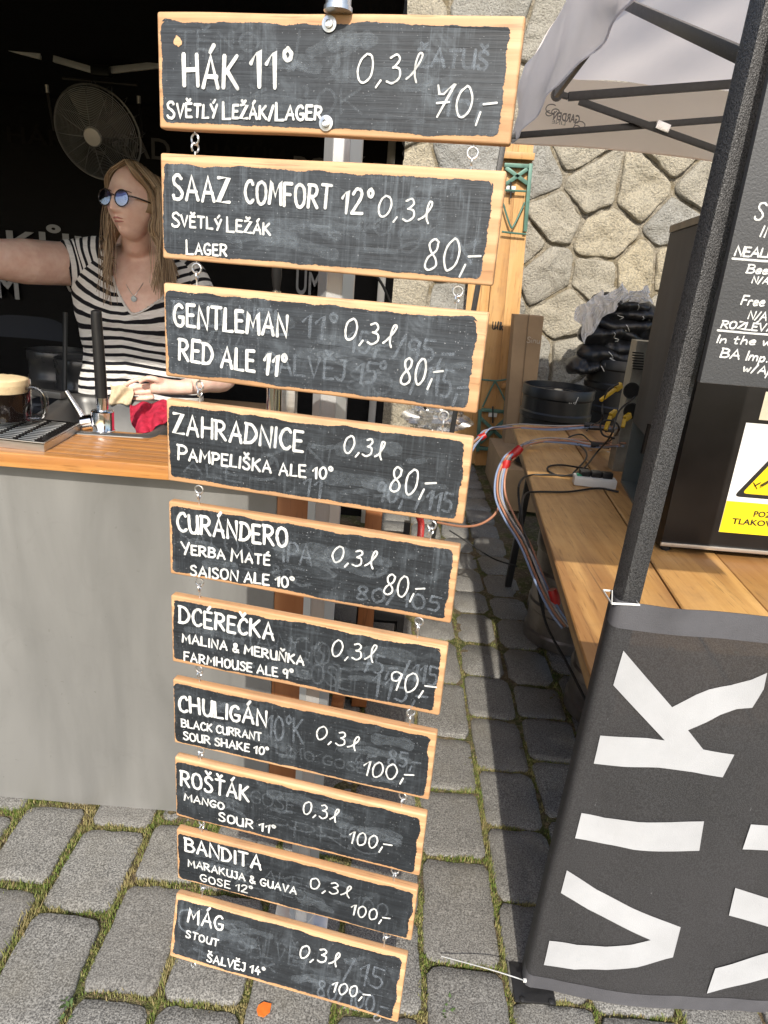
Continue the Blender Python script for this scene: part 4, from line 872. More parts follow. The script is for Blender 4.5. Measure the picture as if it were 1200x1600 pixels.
# left arm: shoulder down to elbow, forearm across, hand in front of the belly
S2_ = px3(292, 430, YT); E2_ = px3(352, 585, 2.68); W2_ = px3(283, 606, 2.46)
la = smooth_path([S2_, px3(322, 500, 2.76), E2_, px3(320, 598, 2.56), W2_], 6); rl = [lerp(.056, .045, min(1, k/12)) if k < 13 else lerp(.045, .027, (k-13)/(len(la)-14)) for k in range(len(la))]
g.tube(la, rl, 20)
hd = [px3(300, 606, 2.475), px3(270, 605, 2.445), px3(250, 603, 2.425), px3(236, 603, 2.42)]
hd = smooth_path(hd, 4); g.tube(hd, [(lerp(.024, .031, min(1, k/8)), lerp(.024, .028, min(1, k/8))) for k in range(len(hd)-2)]+[(.030, .022), (.024, .015)], 16)
fings = [[(240, 594), (221, 592), (204, 597), (193, 604)], [(236, 603), (217, 604), (206, 607), (201, 609)], [(238, 612), (219, 613), (208, 615), (202, 618)], [(241, 620), (224, 623), (213, 624), (207, 625)]]
for k, f_ in enumerate(fings): pts = smooth_path([px3(x, y, 2.425-.012*j*(1 if j < 3 else .6)+.004*k) for j, (x, y) in enumerate(f_)], 4); g.tube(pts, [lerp(.0098, .0070, j/(len(pts)-1)) for j in range(len(pts))], 10)
pts = smooth_path([px3(256, 600, 2.425), px3(243, 593, 2.395), px3(230, 591, 2.385), px3(217, 597, 2.385)], 4); g.tube(pts, [lerp(.013, .0080, j/(len(pts)-1)) for j in range(len(pts))], 10)
# head
HC = px3(207, 318, YH); yaw = math.radians(17); HF = Vector((-math.sin(yaw), -math.cos(yaw), .10)).normalized(); HX = HF.cross(Vector((0, 0, 1))).normalized()*-1; HZ = HX.cross(HF).normalized()*-1
if HZ.z < 0: HZ = -HZ
HSC = 1.01
def hp_(x, y, z): return HC+(HX*x+HF*y+HZ*z)*HSC
def ga(d, s): return math.exp(-(d/s)**2)
def face(th, ph):
    # th around (0 = front), ph from crown to chin
    z0 = math.cos(ph); s = math.sin(ph); x = .074*s*math.sin(th); y = .094*s*math.cos(th); z = .122*z0
    if z < 0: t = min(1, -z/.12); x *= 1-.30*t**1.6; y *= 1-.10*t
    if z > 0 and y < 0: y *= 1.06
    if y > 0:
        f = min(1, y/.03)
        x0 = abs(x)
        y -= .010*ga(z-.035, .03)*f*ga(x0, .06)*.4
        y += f*(.0055*ga(z-.022, .012)*ga(x0-.026, .025)-.0105*ga(z+.000, .014)*ga(x0-.031, .016)+.006*ga(z+.028, .02)*ga(x0-.042, .02))
        nz = max(0, min(1, (.012-z)/.05)) if z > -.042 else max(0, 1-(-.042-z)/.008)
        y += f*(.007+.023*nz)*ga(x0, .0080+.0070*nz)*(1 if z < .02 else max(0, 1-(z-.02)/.02))
        y += f*(.006*ga(z+.062, .0055)*ga(x0, .02)+.0065*ga(z+.073, .006)*ga(x0, .017)-.004*ga(z+.0675, .0025)*ga(x0, .022)-.004*ga(z+.085, .007)*ga(x0, .02))
        y += f*.010*ga(z+.105, .016)*ga(x0, .022)
    return (x, y, z)
FL = []
def fy(x, z):
    n4 = sorted((((a-x)**2+(c-z)**2, b) for a, b, c in FL if b > 0), key=lambda q: q[0])[:4]
    w4 = [1/(d+1e-7) for d, _ in n4]; return sum(w*b for w, (_, b) in zip(w4, n4))/sum(w4)
gh_ = MB(); NU, NV = 128, 96
for k in range(NV+1):
    for j in range(NU): FL.append(face(2*PI*j/NU, PI*(k+.001)/(NV+.002))); gh_.v.append(hp_(*FL[-1]))
for k in range(NV):
    for j in range(NU): gh_.f.append((k*NU+j, k*NU+(j+1) % NU, (k+1)*NU+(j+1) % NU, (k+1)*NU+j))
gh_.f.append(tuple(range(NU))); gh_.f.append(tuple(NV*NU+j for j in range(NU)))
off = len(g.v); g.v += gh_.v; g.f += [tuple(i+off for i in f_) for f_ in gh_.f]
g.tube([px3(215, 440, YT+.02), px3(214, 400, YT-.005), px3(213, 378, YH+.07), px3(212, 350, YH+.04)], [(.03, .03), (.055, .054), (.053, .053), (.050, .054)], 24)
body = g.build('body', SKIN, per); fixn(body)
md = body.modifiers.new('r', 'REMESH'); md.mode = 'VOXEL'; md.voxel_size = .0036; md.use_smooth_shade = True
md = body.modifiers.new('s', 'SMOOTH'); md.factor = .5; md.iterations = 6
vz = px3(212, 392, YT).z; body.data = evalmesh(body, 'body'); body.modifiers.clear(); vg = body.vertex_groups.new(name='neck')
for v in body.data.vertices:
    wz = v.co.z+per.location.z-vz; wx = abs(v.co.x+per.location.x-px3(214, 392, YT).x); wgt = max(0, 1-abs(wz)/.055)*max(0, 1-max(0, wx-.09)/.05)
    if wgt > 0: vg.add([v.index], min(1, wgt*1.6), 'REPLACE')
md = body.modifiers.new('n', 'SMOOTH'); md.factor = .9; md.iterations = 60; md.vertex_group = 'neck'
body.data = evalmesh(body, 'body'); body.modifiers.clear(); body.data.materials.clear(); body.data.materials.append(SKIN)
# face details
LIP = M('lips', (.50, .20, .17), .45, 0, .1)
for z, hgt, sg in ((-.0622, .0030, 1), (-.0715, .0040, -1)):
    pts = [hp_(x, fy(x, z)-.0012, z+sg*(.0012*ga(abs(x)-.006, .004))+2.0*x*x) for x in [(-.023+.046*k/14) for k in range(15)]]
    q = MB(); q.tube(pts, [(max(.0005, .0036*(1-(abs(k-7)/7.2)**2)), max(.0005, hgt*(1-(abs(k-7)/7.2)**2))) for k in range(15)], 10); q.build('lip', LIP, per)
for s in (-1, 1):
    q = MB(); q.lathe([(.0121*math.sin(PI*k/10)+.00001, .0121*math.cos(PI*k/10)) for k in range(11)], hp_(s*.031, fy(s*.031, .001)-.0085, .001), 20, HF.to_track_quat('Z', 'Y').to_matrix()); eo = q.build('eye', M('eyeball', (.75, .73, .70), .2) if s < 0 else bpy.data.materials['eyeball'], per)
    q = MB(); q.lathe([(.0001, .0126), (.0055, .0118), (.0057, .010)], hp_(s*.031, fy(s*.031, .001)-.0085, .001), 20, HF.to_track_quat('Z', 'Y').to_matrix()); q.build('iris', M('iris', (.05, .08, .10), .2) if s < 0 else bpy.data.materials['iris'], eo)
    for zz, rr_ in ((.0075, .0028), (-.0072, .0018)):
        q = MB(); q.tube([hp_(s*(.031+x), fy(s*(.031+x), .001+zz)-.001, .001+zz-22*x*x*(1 if zz > 0 else -1)) for x in [-.014+.028*k/8 for k in range(9)]], [rr_*(.4+.6*math.sin(PI*k/8)) for k in range(9)], 8); q.build('eyelid', SKIN, per)
    q = MB(); q.tube([hp_(s*(.031+x), fy(s*(.031+x), .024)+.000, .024+.0-12*(x-.003)**2) for x in [-.018+.036*k/8 for k in range(9)]], [.0022*(.35+.65*math.sin(PI*(k+.5)/9)) for k in range(9)], 6); q.build('eyebrow', M('eyebrow', (.16, .10, .06), .8) if s < 0 else bpy.data.materials['eyebrow'], per)
# glasses
gl = thing('glasses', 'round dark tortoiseshell glasses with bluish reflections worn by the bartender', 'glasses', tuple(hp_(0, .1, 0)))
RFh = HF.to_track_quat('Z', 'Y').to_matrix()
FRM = M('dark_tortoiseshell', (.03, .017, .012), .2, 0, .6, 60)
for s in (-1, 1):
    c = hp_(s*.0335, .100, -.002); tl = (HF+Vector((0, 0, -.01))+HX*s*.06).normalized().to_track_quat('Z', 'Y').to_matrix()
    q = MB(); q.torus(c, .0262, .0019, tl, 40, 8); q.build('rim', FRM, gl)
    q = MB(); q.lathe([(.0001, .0012), (.013, .0009), (.0255, 0), (.0255, -.0012), (.0001, -.0006)], c, 32, tl); fixn(q.build('lens', LENS, gl))
    q = MB(); q.tube(smooth_path([hp_(s*.0585, .096, .006), hp_(s*.070, .085, .006), hp_(s*.077, .03, .005), hp_(s*.077, -.005, .002), hp_(s*.075, -.02, -.015)], 4), [(.0012, .0026)]*17, 8, flat=HZ); q.build('temple', FRM, gl)
q = MB(); q.tube(smooth_path([hp_(-.0085, .101, .004), hp_(0, .106, .008), hp_(.0085, .101, .004)], 4), .0017, 8); q.build('bridge', FRM, gl)
# hair: cap of locks following guides
hr = MB(); rh = random.Random(3)
def hairlock(pts, r0): P = smooth_path(pts, 5); n_ = len(P); hr.tube(P, [(r0*(.5+.5*min(1, k/4))*(1-.75*(k/(n_-1))**3), r0*.45*(1-.6*(k/(n_-1))**3)) for k in range(n_)], 5)
part = lambda t: hp_(.020-.0*t, .074-.165*t, .098+.034*math.sin(PI*min(1, .25+t*.7)))
for k in range(760):
    s = -1 if k % 2 else 1; t = rh.random()**1.1; p0 = part(t)+HX*rh.uniform(-.004, .004)
    fr = 1-t   # near the forehead
    w1 = rh.uniform(-.006, .006); dn = rh.uniform(0, 1)
    yb_ = .078*fr-.085*t+rh.uniform(-.01, .01)
    a1 = hp_(s*.050, (.70*yb_+.014*fr), .094+w1); a2 = hp_(s*.081+w1, .50*yb_-.005, .045); a3 = hp_(s*(.083+w1), .42*yb_-.005, -.02); a4 = hp_(s*(.080)+w1*2, .35*yb_+rh.uniform(-.01, .01), -.085)
    rt__ = s*HX.x > 0
    if t < .22: a1 = hp_(s*.044+w1, .074-.03*t, .083+w1); a2 = hp_(s*.074+w1, .046-.06*t, .040)
    if rt__: a1 += HX*s*.010-HF*.012; a2 += HX*s*.004-HF*.028; a3 += -HF*.032+HX*s*.004; a4 += -HF*.030+HX*s*.006
    x_ = (rh.uniform(159, 180) if s*HX.x < 0 else rh.uniform(240, 278)); ye = (rh.uniform(400, 462) if s*HX.x < 0 else rh.uniform(420, 470)); Yd = 2.63+rh.uniform(-.02, .03)+t*.12
    a5 = px3(lerp(x_, 168 if s*HX.x < 0 else 257, .5), 400, Yd-.01); a6 = px3(x_+rh.uniform(-3, 3), ye, Yd-.02)
    hairlock([p0, a1, a2, a3, a4, a5, a6], rh.uniform(.0018, .0042))
for k in range(44):      # loose strands
    sd_ = -1 if k % 2 else 1; x0_ = rh.uniform(158, 176) if sd_ < 0 else rh.uniform(236, 262); pts = [px3(x0_+rh.uniform(-1, 3)+(8 if sd_ < 0 else -2), 292, 2.60), px3(x0_+rh.uniform(-1, 5), 340, 2.59), px3(x0_+rh.uniform(-6, 6), 395, 2.585), px3(x0_+rh.uniform(-9, 9), rh.uniform(430, 478), 2.57)]
    hr.tube(smooth_path(pts, 5), .0009, 4)
hair = hr.build('hair', HAIR, per, ang=180)
q = MB(); q.lathe([(.0785*math.sin(PI*k/24)+.0001, .0785*math.cos(PI*k/24)) for k in range(15)], (0, 0, 0), 40)
for v in q.v: pass
capv = [hp_(v.x*1.02, v.y*1.20-.024, v.z*1.62+.004) for v in q.v]; q.v = capv; q.build('hair_cap', HAIR, hair, ang=180).location = (0, 0, 0)
# jersey
VN = [(163, 385), (172, 420), (180, 446), (190, 468), (200, 484), (207, 490), (216, 489), (230, 482), (243, 473), (256, 462), (262, 440), (266, 385)]
def inV(p):
    d = p-EYE; d = d/ d.dot(FW); x = 600+FPX*d.dot(RT); y = 800-FPX*d.dot(UP)
    if y < 405 and p.y > YT-.0: return (p.x-px3(212, 400, YT).x)**2 < .115**2 and y < 400
    if p.y > YT: return False
    c = False; j = len(VN)-1
    for i in range(len(VN)):
        xi, yi = VN[i]; xj, yj = VN[j]
        if (yi > y) != (yj > y) and x < (xj-xi)*(y-yi)/(yj-yi)+xi: c = not c
        j = i
    return c
jer = MB(); rr = loftbody(160, .006, 0, 14, 7); n = 160
for r in rr:
    for p in r:
        cx_ = px3(212, 500, YT).x; dx_ = abs(p.x-cx_); up_ = min(1, max(0, (p.z-1.30)/.2))
        fold = .003*noise.noise(Vector((p.x*9, p.z*22, p.y*5)))+.003*math.sin(p.z*70+6*p.x)*(1-up_)
        jer.v.append(p+Vector((0, -fold*1.2, 0))); jer.uv[len(jer.v)-1] = (0, (p.z-(.42*max(0, dx_-.02)*up_)+(.10*dx_)*(1-up_))/.0315)
for k in range(len(rr)-1):
    for j in range(n):
        ids = (k*n+j, k*n+(j+1) % n, (k+1)*n+(j+1) % n, (k+1)*n+j)
        c = sum((jer.v[i] for i in ids), Vector((0, 0, 0)))/4
        if not inV(c): jer.f.append(ids)
shirt = jer.build('striped_top', STRIPE, per, ang=180)
def sleeve(path, rad, n=48, pitch=.0315, flare=.006):
    b = MB(); L = 0; P = [Vector(p) for p in path]; i0 = 0; prev = None
    for k, p in enumerate(P):
        t = (P[min(k+1, len(P)-1)]-P[max(k-1, 0)]).normalized(); a = t.orthogonal().normalized() if prev is None else (prev-t*prev.dot(t)).normalized(); prev = a; b2 = t.cross(a)
        if k: L += (p-P[k-1]).length
        for j in range(n):
            q = 2*PI*j/n; r_ = rad[k]*(1+.03*noise.noise(Vector((math.cos(q)*2, math.sin(q)*2, k*.4))))+.006; b.v.append(p+a*math.cos(q)*r_+b2*math.sin(q)*r_); b.uv[len(b.v)-1] = (0, (L+.01*math.sin(q))/pitch)
    for k in range(len(P)-1):
        for j in range(n): b.f.append((k*n+j, k*n+(j+1) % n, (k+1)*n+(j+1) % n, (k+1)*n+j))
    return b
sl_ = smooth_path([px3(172, 402, YT-.005), px3(150, 408, YT-.01), px3(126, 414, YT-.025), px3(101, 416, YT-.055)], 6)
sleeve(sl_, [lerp(.074, .087, min(1, k/9)) for k in range(len(sl_))]).build('sleeve', STRIPE, per, ang=180)
sl_ = smooth_path([px3(275, 414, YT), px3(296, 432, YT), px3(318, 482, 2.76), px3(336, 530, 2.73)], 6); sleeve(sl_, [lerp(.05, .060, min(1, k/8)) for k in range(len(sl_))]).build('sleeve', STRIPE, per, ang=180)
# white neck band follows the V on the jersey surface
def onshirt(x, y):
    d = ray(x, y); best = None
    for it in range(60):
        Y = 2.55+it*.005; p = EYE+d*(Y/d.y)
        k = min(range(len(rr)), key=lambda k: abs(rr[k][0].z-p.z)); f_ = min(q.y for q in rr[k] if abs(q.x-p.x) < .02) if any(abs(q.x-p.x) < .02 for q in rr[k]) else 9
        if p.y >= f_: return p
    return EYE+d*(2.68/d.y)
nb = [onshirt(x, y) for x, y in VN[1:-1]]; q = MB(); q.tube(smooth_path(nb, 5), [(.0055, .003)]*((len(nb)-1)*5+1), 8); q.build('neck_band', M('white_jersey', (.74, .72, .69), .9), per)
q = MB(); q.tube(smooth_path([px3(186, 414, 2.71), px3(194, 438, 2.65), px3(203, 455, 2.612), px3(209, 462, 2.603), px3(216, 454, 2.612), px3(226, 438, 2.65), px3(238, 414, 2.71)], 6), .0009, 6); nk = q.build('necklace', ZINC, per)
q = MB(); pc = px3(209, 467, 2.598); q.lathe([(.0001, .003), (.0085, .002), (.0105, 0), (.0085, -.002), (.0001, -.003)], pc, 20, Matrix.Rotation(PI/2, 3, 'X')); q.build('pendant', M('pale_stone', (.50, .58, .60), .2), nk)
q = MB(); q.grid(lambda u, v: px3(lerp(172, 207, u)+2*math.sin(v*5), lerp(601+4*u, 632, v)+1.5*math.sin(u*9), 2.39+.008*math.sin(u*8+v*5)), 14, 10); o = q.build('paper_bag', M('tan_paper', (.62, .50, .33), .8, 0, .25, 60), None, ang=180); tag(o, 'crumpled tan paper held in the bartender hand', 'paper')
md = o.modifiers.new('s', 'SOLIDIFY'); md.thickness = .0015; o.data = evalmesh(o, 'paper_bag'); o.modifiers.clear()

# ================================================================== right stall: gazebo
gaz = thing('gazebo', 'grey beige folding gazebo with hammered black frame over the planked table', 'gazebo', (2.05, 2.75, 0))
GX0, GX1, GY0, GY1, GZ = .55, 3.6, 1.20, 4.32, 2.69; gp_ = Vector((2.07, 2.76, 3.55)); c4 = [(GX0, GY0, GZ), (GX1, GY0, GZ), (GX1, GY1, GZ), (GX0, GY1, GZ)]
for k in range(4):
    a, b_ = Vector(c4[k]), Vector(c4[(k+1) % 4])
    def pf(u, v, a=a, b_=b_): p = a.lerp(b_, u).lerp(gp_, v*.999); s = math.sin(PI*v)*math.sin(PI*u); return p+Vector((0, 0, -.05*s+.012*noise.noise(p*3)+.006*math.sin(u*40+v*9)*(1-v)))
    g = MB(); g.grid(pf, 40, 24); g.build('roof_panel', CANOPY, gaz, ang=180)
    nn = (b_-a).cross(Vector((0, 0, 1))).normalized(); L = (b_-a).length; side = k == 3
    def vf(u, v, a=a, b_=b_, nn=nn, side=side): return a.lerp(b_, u)+Vector((0, 0, -.335*v+(.004*math.sin(u*PI*2)*v if side else .012*math.sin(u*PI*3)*v)))+nn*((.026 if side else .008)*noise.noise(Vector((u*9+v*1.5, v*1.2, 3)))*1.5+(.004*math.sin(u*46+v*9) if side else .004*math.sin(u*38+v*3))*(.25+.75*v)+.01*v)
    g = MB(); g.grid(vf, 130, 8); g.build('valance', FLAP if side else CANOPY, gaz, ang=180)
    g = MB(); g.tube([vf(u/130, 1) for u in range(131)], .004, 5); g.build('hem', FLAP if side else CANOPY, gaz)
    g = MB(); g.tube([a, a.lerp(gp_, .98)], .006, 6); g.build('roof_seam', M('seam_tape', (.30, .28, .28), .9) if k == 0 else bpy.data.materials['seam_tape'], gaz)
FRB = M('black_frame_paint', (.028, .028, .029), .38, .1, .3, 40, 300, .3)
P0, P1 = az(838, 1548, .01), ay(1202, 0, 1.247); P0.y = 1.247; P1 = P0+(P1-P0)*1.28
g = MB(); g.bar(P0, P1, .040, .040, (-.24, .97, 0), bev=.003); g.build('front_leg', HAMMER, gaz)
g = MB(); g.bar((.502, 4.26, 2.62), (.335, 4.26, .01), .03, .03, (0, 1, 0), bev=.003); g.build('rear_leg', FRB, gaz)
for x, y in ((GX1-.04, GY0+.05), (GX1-.04, GY1-.06)):
    g = MB(); g.bar((x, y, .01), (x, y, 2.62), .042, .042, (0, 1, 0), bev=.003); g.build('leg', FRB, gaz)
g = MB(); g.box((.458, 1.24, .006), (.10, .10, .008), bev=.003); g.build('foot_plate', BLACKM, gaz)
for dx_, dy_ in ((-.036, -.042), (.034, -.042)):
    g = MB(); g.lathe([(.0001, 0), (.007, 0), (.007, .003), (.004, .005), (.0001, .005)], (.462+dx_, 1.235+dy_, .010), 12); fixn(g.build('bolt', BLACKM, gaz))
def gbar(a, b_, w_, f, nm='scissor_bar'): g = MB(); p, q = f(*a), f(*b_); g.bar(p, q, w_*.55, w_, (0, 0, 1), bev=.002); return g.build(nm, FRB, gaz)
bk = lambda x, y: ay(x, y, 4.24); bk2 = lambda x, y: ay(x, y, 4.21); lf = lambda x, y: ax(x, y, .60)
gbar((888, 151), (1240, 124), .042, bk2); gbar((790, 213), (1240, 178), .032, bk); gbar((905, 158), (1215, 268), .034, bk2); gbar((870, 146), (932, 62), .036, lambda x, y: ax(x, y, .64)); gbar((960, -2), (1235, 121), .028, lf)
gbar((888, 151), (868, 146), .03, bk2, 'corner_bracket')
g = MB(); p = ay(871, 147, 4.2); g.tube([p+Vector((0, -.02, 0)), p+Vector((0, .02, 0))], .032, 16); g.build('pivot_bolt', BLACKP, gaz)
g = MB(); p = bk2(1034, 199); g.bar(bk2(1024, 195)+Vector((0, -.01, 0)), bk2(1044, 203)+Vector((0, -.01, 0)), .03, .042, bev=.003); g.build('steel_clip', ZINC, gaz)
# mirrored maker's mark seen through the back valance
LG = M('logo_print', (.20, .185, .18), .9, 0, .1)
def mir(txt, xr, yb, xl, cap, bold):
    Y = 4.285; a = ay(xr, yb, Y); b_ = ay(xl, yb-(xr-xl)*.16, Y); o = ftext(txt, 1, LG, 'logo_lettering', Matrix.Identity(4), None, bold); xs = [v.co.x for v in o.data.vertices]; wd = max(xs)-min(xs); ch = (ay(xr, yb-cap, Y)-a).z/.72
    e1 = (b_-a)/wd; m4 = Matrix.Identity(4); m4.col[0] = (*e1, 0); m4.col[1] = (0, 0, ch, 0); m4.col[2] = (0, -1, 0, 0); m4.col[3] = (*a, 1); o.data.transform(m4 @ Matrix.Translation((-min(xs), 0, 0))); o.data.transform(Matrix.Translation(-gaz.location)); o.parent = gaz
mir('GARDEN', 905, 193, 864, 13, .03); mir('LINE', 883, 196, 862, 6, .0)
for cx_, cy_, r_, a0 in ((862, 170, 9, .5), (858, 177, 5, 0), (868, 175, 6, 2), (906, 196, 8, 3), (901, 200, 5, 1), (910, 203, 5, 4)):
    pts = [ay(cx_+r_*math.cos(a0+5*k/16), cy_+r_*.8*math.sin(a0+5*k/16), 4.284) for k in range(17)]; g = MB(); g.tube(pts, .0028, 5); g.build('logo_leaf', LG, gaz)

# ------------------------------------------------------------------ mesh banner tied to the leg
ban = thing('mesh_banner', 'dark grey mesh banner with large white letters turned sideways, tied to the gazebo leg', 'banner', (.9, 1.21, .5))
BY = 1.217
def bw(x, z): return BY-.006*noise.noise(Vector((x*5, 0, z*4)))-.0040*noise.noise(Vector((x*11+z*5, 3, z*4)))-.006*math.exp(-((x-.56)/.06)**2)*max(0, (z-.7)/.35)-.010*math.sin(max(0, x-.5)*6)*max(0, 1-z*1.2)
xl = lambda z: .4345+(.4665-.4345)*z/1.06
def bz(u, v):
    x = xl(0)+u*1.1; top = 1.061-.028*math.sin(min(1, u*1.3)*PI/2)+.03*u; bot = .045-.04*min(1, u*5)**.5+.0*u; return top, bot
def bf(u, v):
    top, bot = bz(u, v); z = lerp(top, bot, v)
    if u < .045: t = u/.045; x = xl(z); th = (1-t); return (x-.002-.002*math.sin(t*PI), BY+.004+.046*th, z)
    x = xl(z)+(u-.045)*1.1; return (x, bw(x, z)+.004*(1 if x < xl(z)+.004 else 0), z)
g = MB(); g.grid(bf, 110, 70); g.build('cloth', BANNER, ban, ang=180)
hem = MB(); hem.grid(lambda u, v: Vector(bf(u, v*.055))+Vector((0, -.0015, 0)), 110, 3); hem.build('hem', BHEM, ban, ang=180); hem = MB(); hem.grid(lambda u, v: Vector(bf(u, .962+v*.038))+Vector((0, -.0015, 0)), 110, 3); hem.build('hem', BHEM, ban, ang=180)
def sideletter(pts, nm='letter'):
    b = bmesh.new(); P = [ay(800+.4376*x, 900+.4376*y, BY) for x, y in pts]; vs = [b.verts.new((p.x, 0, p.z)) for p in P]
    for tri in tessellate_polygon([[Vector((p.x, p.z, 0)) for p in P]]): b.faces.new([vs[i] for i in tri])
    for k in range(60):
        for no, c in (((1, 0, 0), (.42+k*.02, 0, 0)), ((0, 0, 1), (0, 0, .02+k*.02))): bmesh.ops.bisect_plane(b, geom=b.verts[:]+b.edges[:]+b.faces[:], plane_co=c, plane_no=no)
    me = bpy.data.meshes.new(nm)
    for v in b.verts: v.co.y = bw(v.co.x, v.co.z)-.0042; v.co -= ban.location
    bmesh.ops.recalc_face_normals(b, faces=b.faces[:]); b.to_mesh(me); b.free(); me.materials.append(BWHITE); o = bpy.data.objects.new(nm, me); C.collection.objects.link(o); o.parent = ban
sideletter([(395, 262), (570, 466), (610, 445), (655, 420), (700, 402), (740, 394), (780, 388), (850, 368), (908, 342), (895, 400), (855, 467), (800, 472), (740, 490), (690, 515), (625, 545), (677, 610), (790, 632), (748, 712), (640, 690), (520, 677), (400, 672), (290, 665), (313, 565), (400, 568), (480, 574), (543, 583), (360, 387)])
sideletter([(247, 843), (330, 862), (450, 868), (560, 868), (680, 866), (663, 970), (560, 970), (430, 968), (330, 955), (224, 932)])
sideletter([(195, 1048), (300, 1115), (420, 1170), (597, 1242), (570, 1350), (440, 1378), (330, 1393), (220, 1398), (112, 1381), (132, 1296), (230, 1312), (330, 1312), (420, 1300), (490, 1285), (380, 1235), (270, 1185), (174, 1130)])
sideletter([(850, 882), (914, 884), (1060, 888), (1040, 972), (914, 970), (818, 967)])
sideletter([(790, 1100), (914, 1142), (1120, 1230), (1090, 1350), (914, 1428), (690, 1477), (720, 1387), (914, 1338), (990, 1300), (914, 1245), (767, 1197)])
g = MB(); p = ay(1157, 1598, BY-.012); g.torus(p+Vector((0, 0, .006)), .010, .0022, Matrix.Rotation(PI/2, 3, 'X'), 20, 8); g.build('eyelet', ZINC, ban)
zt_ = thing('zip_tie', 'thin white cable tie sticking out from the banner corner over the setts', 'cable tie', tuple(az(819, 1532, .03)))
g = MB(); g.tube(smooth_path([ay(822, 1533, 1.205), ay(805, 1527, 1.19), ay(760, 1513, 1.22), az(690, 1494, .012)], 6), [(.0022, .0009)]*19, 6, flat=(0, 0, 1)); g.build('strap', WHITEP, zt_); g = MB(); g.box(ay(820, 1532, 1.203), (.008, .006, .007), bev=.001); g.build('lock_head', WHITEP, zt_)
zt_ = thing('zip_tie', 'white cable tie holding the top corner of the banner to the leg', 'cable tie', tuple(ay(985, 943, 1.2)))
cz = ay(985, 944, 1.22).z; q0 = .478+.0; g = MB(); hw = .026
g.tube([(q0-hw, 1.216, cz), (q0+hw, 1.212, cz+.004), (q0+hw, 1.275, cz), (q0-hw, 1.275, cz), (q0-hw, 1.216, cz)], [(.0022, .0012)]*5, 6); g.build('strap', WHITEP, zt_)
g = MB(); g.tube([(q0-hw, 1.214, cz), (q0-hw-.006, 1.21, cz+.03)], .001, 5); g.build('tail', WHITEP, zt_)

# ------------------------------------------------------------------ chalk menu panel on the gazebo leg
cm = thing('chalk_menu_panel', 'dark grey menu panel with white handwriting hung on the right gazebo leg', 'menu board', (.83, 1.2, 1.487))
MY = 1.19; PG = M('grey_panel_paint', (.060, .062, .066), .5, 0, .12, 7, 260, .35)
g = MB(); g.box((.83, MY+.007, 1.487+.40), (.634, .014, .80), bev=.002); g.build('panel', PG, cm)
rg = random.Random(5)
def wr(t, xa, ya, xb, yb, cap, wd, slant=.1):
    ink = Ink((0, MY-.0008, 0), Vector((1, 0, 0)), Vector((0, 0, 1)), Vector((0, -1, 0)), .0002); a, b_ = ay(xa, ya, MY), ay(xb, yb, MY); ch = ay(xa, ya-cap, MY).z-a.z; sc_ = (ay(xa+10, ya, MY)-a).length/10
    ink.text(t, Vector((a.x, a.z)), Vector((b_.x, b_.z)), ch, wd*sc_, rg, gap=.14, slant=slant, jit=.03); ink.mb.build('handwriting', CHALK, cm, False)
wr('STOUT', 1177, 343, 1262, 352, 27, 3.0); wr('IN', 1186, 370, 1210, 373, 17, 2.8); wr('NEALKO', 1147, 399, 1222, 404, 14, 2.9); wr('Beer', 1166, 426, 1208, 429, 13, 2.5); wr('N/A', 1174, 442, 1199, 444, 10, 2.3)
wr('Free', 1157, 476, 1193, 478, 14, 2.5); wr('N/A', 1168, 498, 1196, 501, 12, 2.4); wr('ROZLÉVA', 1126, 512, 1208, 518, 11, 2.6); wr('In the wo', 1119, 535, 1216, 541, 12, 2.4); wr('BA Imp.', 1125, 558, 1198, 566, 14, 2.6); wr('w/Ap', 1160, 580, 1205, 586, 12, 2.5)
for a, b_ in (((1144, 404), (1230, 410)), ((1121, 516), (1230, 525))):
    ink = Ink((0, MY-.0008, 0), Vector((1, 0, 0)), Vector((0, 0, 1)), Vector((0, -1, 0)), .0001); p, q = ay(*a, MY), ay(*b_, MY); ink.stroke([Vector((p.x, p.z)), Vector(((p.x+q.x)/2, (p.z+q.z)/2-.0005)), Vector((q.x, q.z))], .0032, rg); ink.mb.build('underline', CHALK, cm, False)

# ------------------------------------------------------------------ planked table
tb = thing('plank_table', 'long table of thick oiled pine planks on black steel legs', 'table', (1.2, 2.9, 0))
TH = .045; tdx = .0876; y0_, y1_ = 1.30, 4.52
def tx(off, y): return .519+(y-1.412)*tdx+off
of = 0
for k, w_ in enumerate((.345, .27, .30, .30)):
    ya, yb = y0_+rnd.uniform(-.004, .01), y1_+rnd.uniform(-.02, .02); o1, o2 = of+.002, of+w_-.003; g = MB(); zt2 = .75+(0, .003, -.002, .002)[k]; e = .004
    for z, ins in ((zt2-TH, e), (zt2-TH+e, 0), (zt2-e, 0), (zt2, e)): g.v += [Vector(q) for q in ((tx(o1+ins, ya), ya+ins, z), (tx(o2-ins, ya), ya+ins, z), (tx(o2-ins, yb), yb-ins, z), (tx(o1+ins, yb), yb-ins, z))]
    for r_ in range(3):
        for j in range(4): g.f.append((r_*4+j, r_*4+(j+1) % 4, r_*4+4+(j+1) % 4, r_*4+4+j))
    g.f += [(3, 2, 1, 0), (12, 13, 14, 15)]; g.build('plank', W_PLANK, tb, False); of += w_
    if k < 2:
        for yy in (1.62, 3.9):
            for oo in (.07, w_-.10):
                g = MB(); xx = tx(of-w_+oo, yy); g.lathe([(.0001, .0), (.0085, 0), (.0085, .0012), (.0001, .0012)], (xx, yy, zt2), 14); fixn(g.build('screw_head', ZINC, tb))
